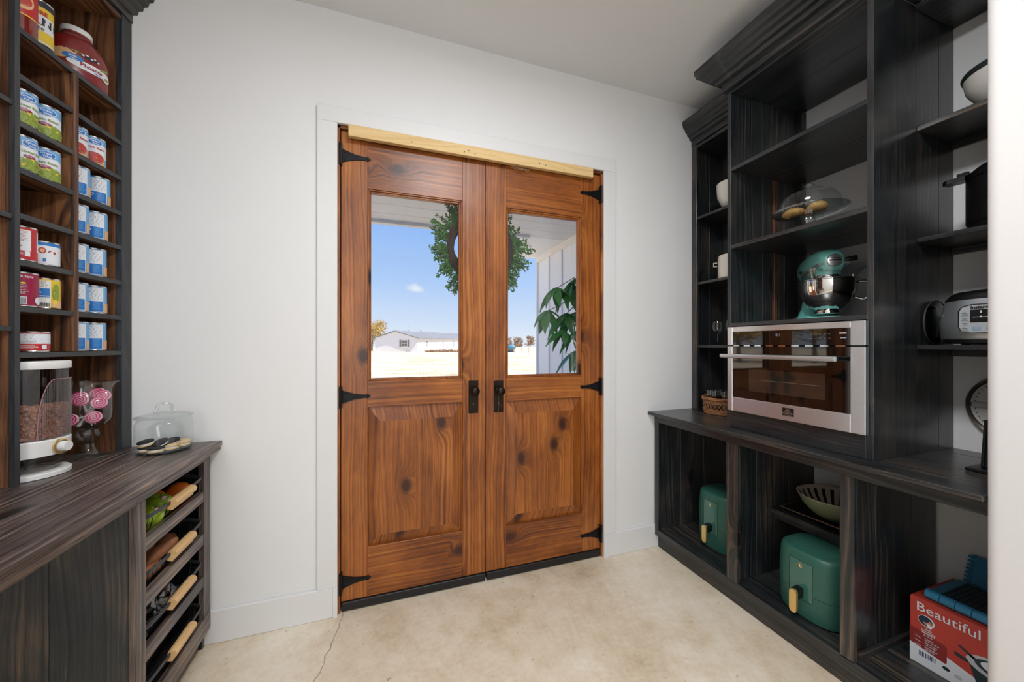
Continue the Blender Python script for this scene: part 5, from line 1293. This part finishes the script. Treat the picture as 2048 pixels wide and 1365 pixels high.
pn = put('control_panel', M().prism([(IY+s1*(.105-.0+.0)+c1, IZ+.096+z1) for (s1, c1, z1) in ((1, 0, -.048), (1, .012, -.04), (1, .015, -.028), (1, .013, .034), (1, .004, .046), (1, -.01, .052), (-1, 0, .052), (-1, 0, -.052), (1, -.012, -.052))], xf-.003, xf+.03, 0), plain('panel_silver', S(196, 202, 206), .35, .3), t)
q = M(); q.tube([(xf-.0035, IY+y_, IZ+z_) for y_, z_ in ((-.10, .147), (.09, .147), (.112, .140), (.1205, .124), (.1205, .066), (.112, .050), (.09, .044), (-.10, .044))], .0016, 6)
put('panel_outline', q, BLKP, pn)
put('display', M().box(xf-.0042, xf-.002, IY-.10, IY+.092, IZ+.082, IZ+.128), BLKP, pn)
q = M(); text_on(q, 'Instant', .0155, frame((xf-.0042, IY+.091, IZ+.1315), (0, -1, 0), (0, 0, 1)), align='LEFT', bold=.0006); put('lettering', q, BLKP, pn, smooth=0, norm=False)
q = M(); q.box(xf-.0047, xf-.0042, IY-.09, IY+.086, IZ+.1005, IZ+.102); q.ell((xf-.0046, IY+.066, IZ+.102), .0005, .003, .003, 8, 4); q.box(xf-.0047, xf-.0042, IY+.064, IY+.0675, IZ+.115, IZ+.124)
put('display_print', q, PAPER, pn)['kind'] = 'stuff'
q = M()
for k in range(4):
    z = IZ+.060+k*.0185; q.tube([(xf-.0036, IY+.096, z-.008), (xf-.0036, IY+.1135, z-.008)], .0006, 4); q.box(xf-.0038, xf-.003, IY+.098, IY+.1125, z+.0, z+.0012); q.box(xf-.0038, xf-.003, IY+.101, IY+.110, z-.0035, z-.0025); q.box(xf-.0038, xf-.003, IY+.104, IY+.107, z+.005, z+.0062)
put('button_print', q, plain('grey_button_print', S(84, 88, 96), .5), pn)['kind'] = 'stuff'
for k in range(2): put('button', M().box(xf-.0038, xf-.002, IY+.066-k*.034, IY+.088-k*.034, IZ+.052, IZ+.066, bev=.001), plain('blue_grey_button', S(150, 172, 196), .4), pn)
t = thing('round_lid', (2.158, .861, IZ), 'dark round glass lid standing on edge between multicooker and oven tower', 'lid')
T = Matrix.Translation((2.215, .812, IZ+.092)) @ Euler((PI/2, 0, math.radians(75))).to_matrix().to_4x4()
put('lid_disc', M().lathe([(.088, -.003), (.0915, 0), (.088, .003), (.06, .009), (.001, .011)], n=48, T=Matrix.Translation((2.158, .861, IZ+.093)) @ Matrix.Rotation(PI/2, 4, 'X')), thin_glass('dark_smoked_glass', (.10, .12, .12, 1), .08, .5), t)
put('steel_rim', M().lathe([(.0905, -.003), (.0925, 0), (.0905, .003)], n=48, close=False, T=Matrix.Translation((2.158, .861, IZ+.093)) @ Matrix.Rotation(PI/2, 4, 'X')), RAIL, t)

# hanging segmented dish on the wall above the counter
gx, gy, gz = 2.300, .700, 1.105
t = thing('segmented_dish', (gx, gy, gz), 'round segmented dish with small dark leaf marks standing against the wall on the counter', 'dish')
DW = plain('pale_glazed_dish', S(206, 204, 200), .3, coat=.4); DG = plain('dark_glaze_mark', S(84, 84, 84), .5)
T = frame((gx, gy, gz), (0, -1, 0), (0, 0, 1))
put('dish_frame', M().lathe([(.118, -.010), (.128, -.004), (.131, .004), (.127, .010), (.121, .006)], n=56, T=T, close=False), plain('bronze_dish_frame', S(110, 102, 94), .3, .8), t)
for k in range(4):
    a0 = math.radians(4+k*90); a1 = math.radians(86+k*90); pts = [(.012*math.cos((a0+a1)/2), .012*math.sin((a0+a1)/2))]+[(.118*math.cos(a0+(a1-a0)*i/10), .118*math.sin(a0+(a1-a0)*i/10)) for i in range(11)]
    vs = [(x*.99, y*.99, .002) for x, y in pts]+[(x*.86+.06*.14*math.cos((a0+a1)/2), y*.86+.06*.14*math.sin((a0+a1)/2), -.006) for x, y in pts]; n_ = len(pts)
    s_ = put('dish_segment', M().add(vs, [(i, (i+1) % n_, n_+(i+1) % n_, n_+i) for i in range(n_)]+[tuple(range(n_, 2*n_))], 0, T), DW, t, smooth=0, norm=False)
    q = M(); am = (a0+a1)/2
    for i in range(9): a = a0+(a1-a0)*(i+.5)/9; q.ell((.105*math.cos(a), .105*math.sin(a), -.001), .0028, .0022, .001, 8, 4, T=T)
    q.ell((.064*math.cos(am), .064*math.sin(am), -.005), .009, .006, .001, 10, 4, T=T); q.ell((.068*math.cos(am)+.004, .066*math.sin(am)-.006, -.005), .006, .004, .001, 8, 4, T=T)
    put('painted_marks', q, DG, s_)['kind'] = 'stuff'
q = M(); q.ell((gx-.012, gy+.012, gz+.137), .008, .010, .010, 12, 8); q.ell((gx-.014, gy-.004, gz+.132), .006, .009, .007, 12, 8); q.tube([(gx-.01, gy+.02, gz+.128), (gx-.012, gy+.030, gz+.138), (gx-.012, gy+.022, gz+.146)], .003, 6)
put('gilt_finial', q, GOLD, t)
q = M(); q.tube([(gx-.03, gy+.06, .9082), (gx-.03, gy-.08, .9082)], .004, 6); q.tube([(gx-.03, gy+.06, .9082), (gx-.005, gy+.04, gz-.12)], .004, 6); q.tube([(gx-.03, gy-.06, .9082), (gx-.005, gy-.04, gz-.12)], .004, 6)
put('easel', q, BLACK, t)
# carved black stand
t = thing('carved_stand', (1.97, .60, .9072), 'black carved book stand on the counter at the right edge by the corner wall', 'stand')
put('foot_board', M().box(1.935, 2.02, .47, .702, .9072, .921, bev=.003), BLKP, t)
T = Matrix.Translation((1.972, .575, .921)) @ Matrix.Rotation(math.radians(8), 4, 'Y')
put('carved_panel', M().box(0, .012, -.10, .10, 0, .165, bev=.004, T=T), BLKP, t)
q = M(); rb = random.Random(2)
for i in range(3):
    for k in range(5):
        y = .078-i*.055; z = .018+k*.031
        q.tube([(-.001, y+.012*math.cos(a+k), z+.010*math.sin(a+k)) for a in [j*PI/5 for j in range(8)]], .0032, 6, T=T)
        q.ell((-.001, y, z), .004, .005, .004, 8, 5, T=T)
put('carving', q, BLKP, t)['kind'] = 'stuff'
put('edge_moulding', M().box(-.004, .016, .092, .102, 0, .168, bev=.003, T=T), BLKP, t)

# ---------------------------------------------------------------- air fryers, tray, bowl
def fryer(cx, cy, zt, label):
    z0 = .1272; H = zt-z0
    t = thing('air_fryer', (cx, cy, z0), label, 'air fryer', 'green air fryers in the base cabinet')
    rx, ry = .135, .140; e = .70; n = 56
    f = oval_stack([(rx*.86, ry*.86, 0), (rx*.95, ry*.95, .006), (rx*.985, ry*.985, .03), (rx, ry, H*.40)], cx, cy, z0, e=e)
    put('basket_drawer', f, GREEN, t, smooth=40)
    put('seam', oval_stack([(rx*.993, ry*.993, H*.40), (rx*.993, ry*.993, H*.408)], cx, cy, z0, e=e), GREEND, t, smooth=0)
    put('housing', oval_stack([(rx, ry, H*.408), (rx*.995, ry*.995, H*.7), (rx*.965, ry*.965, H*.90), (rx*.93, ry*.93, H*.96), (rx*.86, ry*.86, H*.99), (rx*.74, ry*.74, H)], cx, cy, z0, e=e), GREEN, t, smooth=40)
    put('top_inset', oval_stack([(rx*.72, ry*.72, H-.001), (rx*.72, ry*.72, H+.0006), (rx*.70, ry*.70, H+.002), (rx*.3, ry*.3, H+.001)], cx, cy, z0, e=e), GREEND if False else plain('green_top_inset', S(46, 96, 84), .35), t, smooth=30)
    # control panel following the curved front
    def fx(y, z):
        k = 1 if z < H*.7 else 1-.035*(z-H*.7)/(H*.2)
        v = min(.999, abs((y-cy)/(ry*k))); ca = (1-v**(2/e))**(e/2); return cx-rx*k*ca
    def patch(y0, y1, za, zb_, off, mat, name, par, nn=10, nz=8):
        m = M(); vs = []
        for i in range(nn+1):
            for j in range(nz+1): y = y0+(y1-y0)*i/nn; z = za+(zb_-za)*j/nz; vs.append((fx(y, z)-off, y, z0+z))
        m.add(vs, [(i*(nz+1)+j, (i+1)*(nz+1)+j, (i+1)*(nz+1)+j+1, i*(nz+1)+j+1) for i in range(nn) for j in range(nz)])
        return put(name, m, mat, par, smooth=60, norm=False)
    pn = patch(cy-.048, cy+.048, H*.30, H*.86, .0008, plain('gloss_green_panel', S(54, 104, 92), .15, coat=.6), 'control_panel', t)
    q = M()
    for y_ in (cy-.048, cy+.048): q.tube([(fx(y_, z)-.0012, y_, z0+z) for z in [H*(.30+.56*k/8) for k in range(9)]], .0008, 4)
    for z_ in (H*.30, H*.86): q.tube([(fx(y_, z_)-.0012, y_, z0+z_) for y_ in [cy-.048+.096*k/8 for k in range(9)]], .0008, 4)
    put('panel_outline', q, GREEND, pn)
    q = M(); xx = fx(cy, H*.79)-.002
    text_on(q, 'B', .026, frame((xx, cy, z0+H*.79-.009), (0, -1, 0), (0, 0, 1)), bold=.0002)
    q.tube([(xx, cy+.012, z0+H*.79+.001), (xx, cy+.006, z0+H*.79+.004), (xx, cy+.002, z0+H*.79-.004)], .0007, 4)
    put('monogram', q, GOLD, pn, smooth=0, norm=False)
    zh = z0+H*.37
    xq = fx(cy, H*.42)
    put('handle_arm', M().prism([(xq+.004, zh+.030), (xq-.035, zh+.026), (xq-.044, zh+.010), (xq-.030, zh-.014), (xq+.004, zh-.008)], cy-.014, cy+.014, 1), BLKP, t, smooth=30)
    m = M(); T = frame((xq-.046, cy, zh-.022), (0, -1, 0), (0, 0, 1))
    pts = [(.015*math.cos(a), .036+.015*math.sin(a)) for a in [k*PI/8 for k in range(9)]]+[(.015*math.cos(a), -.036+.015*math.sin(a)) for a in [PI+k*PI/8 for k in range(9)]]
    m.prism([(a, b) for a, b in pts], -.008, .004, 2, T=T); put('gold_grip', m, GOLD, t, smooth=30)
    return t
fryer(1.970, 1.683, .462, 'green air fryer with gold handle alone in the left bay of the base cabinet')
fryer(1.893, 1.130, .423, 'green air fryer with gold handle below the half shelf, under the striped bowl')

t = thing('baking_tray', (2.14, 1.18, .4752), 'dark shallow rimmed tray on the half shelf under the striped bowl', 'tray')
TRY = plain('dark_tray_metal', S(40, 36, 36), .35, .4); BRZ = plain('bronze_tray_rim', S(134, 104, 84), .35, .7)
T = Matrix.Translation((2.125, 1.175, .4752)) @ Matrix.Rotation(.05, 4, 'Z')
m = M(); a_, b_ = .135, .205
lo = [(-a_+.015, -b_+.015, .002), (a_-.015, -b_+.015, .002), (a_-.015, b_-.015, .002), (-a_+.015, b_-.015, .002)]
hi = [(-a_, -b_, .020), (a_, -b_, .020), (a_, b_, .020), (-a_, b_, .020)]; lo2 = [(x, y, 0) for x, y, z in lo]; hi2 = [(x*1.02, y*1.015, .020) for x, y, z in hi]
m.add(lo+hi+lo2+hi2, [(0, 1, 2, 3)]+[(i, (i+1) % 4, 4+(i+1) % 4, 4+i) for i in range(4)]+[(11, 10, 9, 8)]+[(8+i, 12+i, 12+(i+1) % 4, 8+(i+1) % 4) for i in range(4)]+[(4+i, 4+(i+1) % 4, 12+(i+1) % 4, 12+i) for i in range(4)], 0, T)
put('tray_pan', m, TRY, t, smooth=0, norm=False)
put('rolled_rim', M().tube([(x, y, z) for x, y, z in hi], .003, 6, closed=True, T=T), BRZ, t)
def stripe_mat():
    n = N('striped_bowl_glaze'); tc = n.n('ShaderNodeTexCoord'); sx = n.n('ShaderNodeSeparateXYZ'); n.l(tc.outputs['Object'], sx.inputs[0])
    a = n.math('ARCTAN2', sx.outputs[1], sx.outputs[0]); s_ = n.math('SINE', n.math('MULTIPLY', a, 24.0))
    r = n.math('SQRT', n.math('ADD', n.math('MULTIPLY', sx.outputs[0], sx.outputs[0]), n.math('MULTIPLY', sx.outputs[1], sx.outputs[1])))
    k = n.math('MULTIPLY', n.math('GREATER_THAN', s_, .25), n.math('GREATER_THAN', r, .088)); k = n.math('MULTIPLY', k, n.math('LESS_THAN', r, .143))
    k2 = n.math('MULTIPLY', n.math('LESS_THAN', s_, -.2), n.math('MULTIPLY', n.math('GREATER_THAN', r, .055), n.math('LESS_THAN', r, .082)))
    n.l(n.mix(n.math('ADD', k, k2, clamp=True), S(206, 188, 172), S(40, 34, 32)), n.b.inputs['Base Color']); n.b.inputs['Roughness'].default_value = .18; return n.m
t = thing('striped_bowl', (2.125, 1.205, .4785), 'wide bowl, sage outside with black radial stripes inside, on the tray', 'bowl')
c = (2.125, 1.205, .4785)
put('bowl_outside', M().lathe([(.001, 0), (.055, 0), (.060, .003), (.100, .030), (.132, .068), (.150, .108), (.1515, .115)], c, 64, close=False), plain('sage_glaze', S(132, 140, 108), .25, coat=.4), t, norm=False, smooth=50)
put('bowl_inside', M().lathe([(.1505, .1152), (.147, .109), (.128, .070), (.096, .034), (.055, .009), (.001, .006)], c, 64, close=False), stripe_mat(), t, norm=False, smooth=60)
put('rim', M().lathe([(.1515, .114), (.1525, .1155), (.1505, .117), (.1485, .1145)], c, 64, close=False), plain('cream_rim', S(222, 206, 186), .3), t)

# ---------------------------------------------------------------- boxed slow cooker and blue folding crates
qx0, qx1, qy0, qy1, qz0, qz1 = 1.937, 2.24, .43, .845, .1275, .376
t = thing('cooker_box', (2.09, .64, qz0), 'red and white printed slow cooker box in the right bay of the base cabinet', 'box')
BOXR = plain('box_red_card', S(190, 66, 54), .55, var=.04, vs=8); BOXW = plain('box_white_card', S(216, 216, 222), .55); BOXD = plain('box_dark_red', S(140, 44, 44), .55)
put('carton', M().box(qx0, qx1, qy0, qy1, qz0, qz1, bev=.0015), BOXR, t)
put('top_flap', M().box(qx0+.004, qx1-.004, qy0+.004, (qy0+qy1)/2+.10, qz1, qz1+.0015), BOXR, t)
put('top_flap', M().box(qx0+.004, qx1-.004, (qy0+qy1)/2+.103, qy1-.004, qz1, qz1+.0015), BOXR, t)
xf = qx0-.0004; W = qy1-qy0; Hh = qz1-qz0
Tb = frame((xf, qy1, qz0), (0, -1, 0), (0, 0, 1))   # u from left edge, v up
def bp(u, v, l=0): return (u, v, .0002*l)
pr = M()   # materials: 0 white,1 dark red,2 dark pot,3 grey,4 navy,5 skin,6 gold,7 red
pr.add([bp(0, .0, 1), bp(W, 0, 1), bp(W, .030, 1), bp(.18, .060, 1), bp(.09, .085, 1), bp(0, .084, 1)], [(0, 1, 2, 3, 4, 5)], 0, Tb)
pr.add([bp(0, .070, 2), bp(.095, .054, 2), bp(.100, .060, 2), bp(.100, .112, 2), bp(.094, .120, 2), bp(0, .132, 2)], [(0, 1, 2, 3, 4, 5)], 1, Tb)
# slow cooker picture
pot = [(.150, .118)]+[(.150+.004*k, .118-.0135*k) for k in range(1, 5)]+[(.175, .040), (.20, .018), (.24, .008), (.40, .008), (.40, .118)]
pr.add([bp(a, b, 3) for a, b in pot], [tuple(range(len(pot)))], 2, Tb)
ov = [(.262+.116*math.cos(k*PI/14), .122+.040*math.sin(k*PI/14)) for k in range(29)]
pr.add([bp(a, b, 4) for a, b in ov[:-1]], [tuple(range(28))], 3, Tb)
ov = [(.266+.100*math.cos(k*PI/14), .124+.031*math.sin(k*PI/14)) for k in range(28)]
pr.add([bp(a, b, 5) for a, b in ov], [tuple(range(28))], 2, Tb)
ov = [(.270+.090*math.cos(k*PI/14), .126+.026*math.sin(k*PI/14)) for k in range(28)]
pr.add([bp(a, b, 6) for a, b in ov], [tuple(range(28))], 0, Tb)
rb = random.Random(8)
for k in range(24):
    a, r_q = rb.uniform(0, 6.28), rb.random()**.5; pr.add([bp(.27+.08*r_q*math.cos(a)+.004*math.cos(j), .126+.021*r_q*math.sin(a)+.0022*math.sin(j), 7) for j in range(6)], [tuple(range(6))], (2, 6, 3)[k % 3], Tb)
pr.add([bp(.118, .122, 4), bp(.152, .114, 4), bp(.152, .104, 4), bp(.120, .108, 4)], [(0, 1, 2, 3)], 2, Tb)
pr.add([bp(.125, .148, 4), (.135, .152, .0008), (.172, .132, .0008), (.165, .126, .0008)], [(0, 1, 2, 3)], 2, Tb)
ov = [(.24+.022*math.cos(k*PI/10), .05+.020*math.sin(k*PI/10)) for k in range(20)]
pr.add([bp(a, b, 5) for a, b in ov], [tuple(range(20))], 6, Tb); pr.add([bp(.24+(a-.24)*.8, .05+(b-.05)*.8, 6) for a, b in ov], [tuple(range(20))], 2, Tb)
# round portrait of a person
for (cu, cv, r_, l_, mi) in ((.046, .174, .0225, 3, 0), (.044, .174, .0195, 4, 2), (.050, .170, .012, 5, 5), (.043, .180, .011, 6, 4), (.055, .159, .007, 6, 0)):
    pr.add([bp(cu+r_*math.cos(k*PI/12), cv+r_*math.sin(k*PI/12)*.95, l_) for k in range(24)], [tuple(range(24))], mi, Tb)
pr.add([bp(.047, .168, 7), bp(.055, .168, 7), bp(.053, .1655, 7), bp(.049, .1655, 7)], [(0, 1, 2, 3)], 0, Tb)
def bt(s, u, v, size, mi, bold=.0003, sx=1.0, al='LEFT'):
    v_, f_ = text_geo(s, size, al, bold); pr.add([(u+p[0]*sx, v+p[1], .0017) for p in v_], f_, mi, Tb)
bt('Beautiful', .018, .2045, .0475, 0, .0002, 1.0)
bt('Made', .052, .142, .009, 0, .0001, al='CENTER'); bt('Something', .052, .134, .009, 0, .0001, al='CENTER'); bt('Beautiful', .052, .126, .010, 0, .0002, al='CENTER'); bt('by Drew', .052, .118, .007, 0, .0001, al='CENTER')
for k, (a, b) in enumerate((('6 Quart', 'Slow Cooker'), ('One-Touch', 'Lid Design'), ('Dishwasher', 'Safe Parts'))):
    bt(a, .042, .106-k*.0165, .0072, 0, .0001); bt(b, .042, .099-k*.0165, .0072, 0, .0001)
    pr.add([bp(.014, .103-k*.0155, 3), bp(.032, .100-k*.0155, 3), bp(.032, .1015-k*.0155, 3), bp(.014, .1045-k*.0155, 3)], [(0, 1, 2, 3)], 0, Tb)
for k in range(11): pr.add([bp(.026+k*.0042, .034, 3), bp(.026+k*.0042+(.0026 if k % 3 else .0014), .034, 3), bp(.026+k*.0042+(.0026 if k % 3 else .0014), .052, 3), bp(.026+k*.0042, .052, 3)], [(0, 1, 2, 3)], 4, Tb)
pr.add([bp(.098+.010*math.cos(k*PI/8), .038+.007*math.sin(k*PI/8), 3) for k in range(16)], [tuple(range(16))], 2, Tb)
pr.add([bp(.128+.010*math.cos(k*PI/8), .032+.007*math.sin(k*PI/8), 3) for k in range(16)], [tuple(range(16))], 3, Tb)
bt('Beautiful', .150, .012, .012, 7, .0002)
put('front_print', pr, [PAPER, BOXD, plain('pot_green_print', S(34, 54, 56), .5), plain('grey_print', S(190, 192, 198), .5), plain('navy_print', S(36, 48, 84), .5), plain('skin_print', S(196, 140, 112), .5), GOLD, BOXR], t, smooth=0, norm=False)
CRB = plain('blue_crate_plastic', S(48, 132, 172), .45, var=.05, vs=10); MSH = plain('dark_mesh', S(22, 34, 44), .6)
t = thing('folding_crate', (2.07, .62, qz1), 'blue folded plastic crate with ribbed hinge barrel lying on top of the red box', 'crate')
zc_ = qz1+.0022
put('panel', frame_box(.445, .818, 0, 0, .470, .790, 0, 0).__class__().box(1.985, 2.20, .445, .818, zc_, zc_+.022, bev=.004), CRB, t)
put('mesh_inset', M().box(2.005, 2.185, .53, .785, zc_+.022, zc_+.0235), MSH, t)
q = M()
for i in range(17): q.box(2.005, 2.185, .535+i*.0155, .537+i*.0155, zc_+.0235, zc_+.0250)
for i in range(11): q.box(2.010+i*.017, 2.012+i*.017, .53, .785, zc_+.0235, zc_+.0250)
put('grid', q, plain('blue_grey_grid', S(58, 78, 92), .5), t)['kind'] = 'stuff'
for k in range(6): put('hinge_barrel', M().tube([(1.972, .812-k*.040, zc_+.0175), (1.972, .774-k*.040, zc_+.0175)], .0175, 16), CRB, t)
hm_ = M(); hm_.tube([(1.985, .575, zc_+.018), (1.955, .560, zc_+.014), (1.950, .50, zc_+.014), (1.960, .455, zc_+.016)], .010, 10); hm_.box(1.955, 2.0, .445, .575, zc_+.002, zc_+.010, bev=.002)
put('carry_handle', hm_, CRB, t)
t = thing('folding_crate', (2.27, .60, qz1), 'blue ribbed crate panel leaning on the back wall behind the folded crate', 'crate')
T = Matrix.Translation((2.245, .62, qz1+.0022)) @ Matrix.Rotation(math.radians(24), 4, 'Y')
put('panel', M().box(0, .014, -.17, .19, 0, .115, bev=.003, T=T), CRB, t)
for k in range(7): put('hinge_tooth', M().box(-.004, .018, .178, .198, .004+k*.016, .014+k*.016, bev=.002, T=T), CRB, t)
q = M(); q.box(-.003, 0, -.04, .05, .04, .075, T=T); put('grip_slot', q, MSH, t)
q = M()
for k in range(5): q.box(-.0015, 0, .07, .15, .018+k*.02, .021+k*.02, T=T)
put('ribs', q, plain('blue_rib', S(36, 104, 140), .5), t)['kind'] = 'stuff'
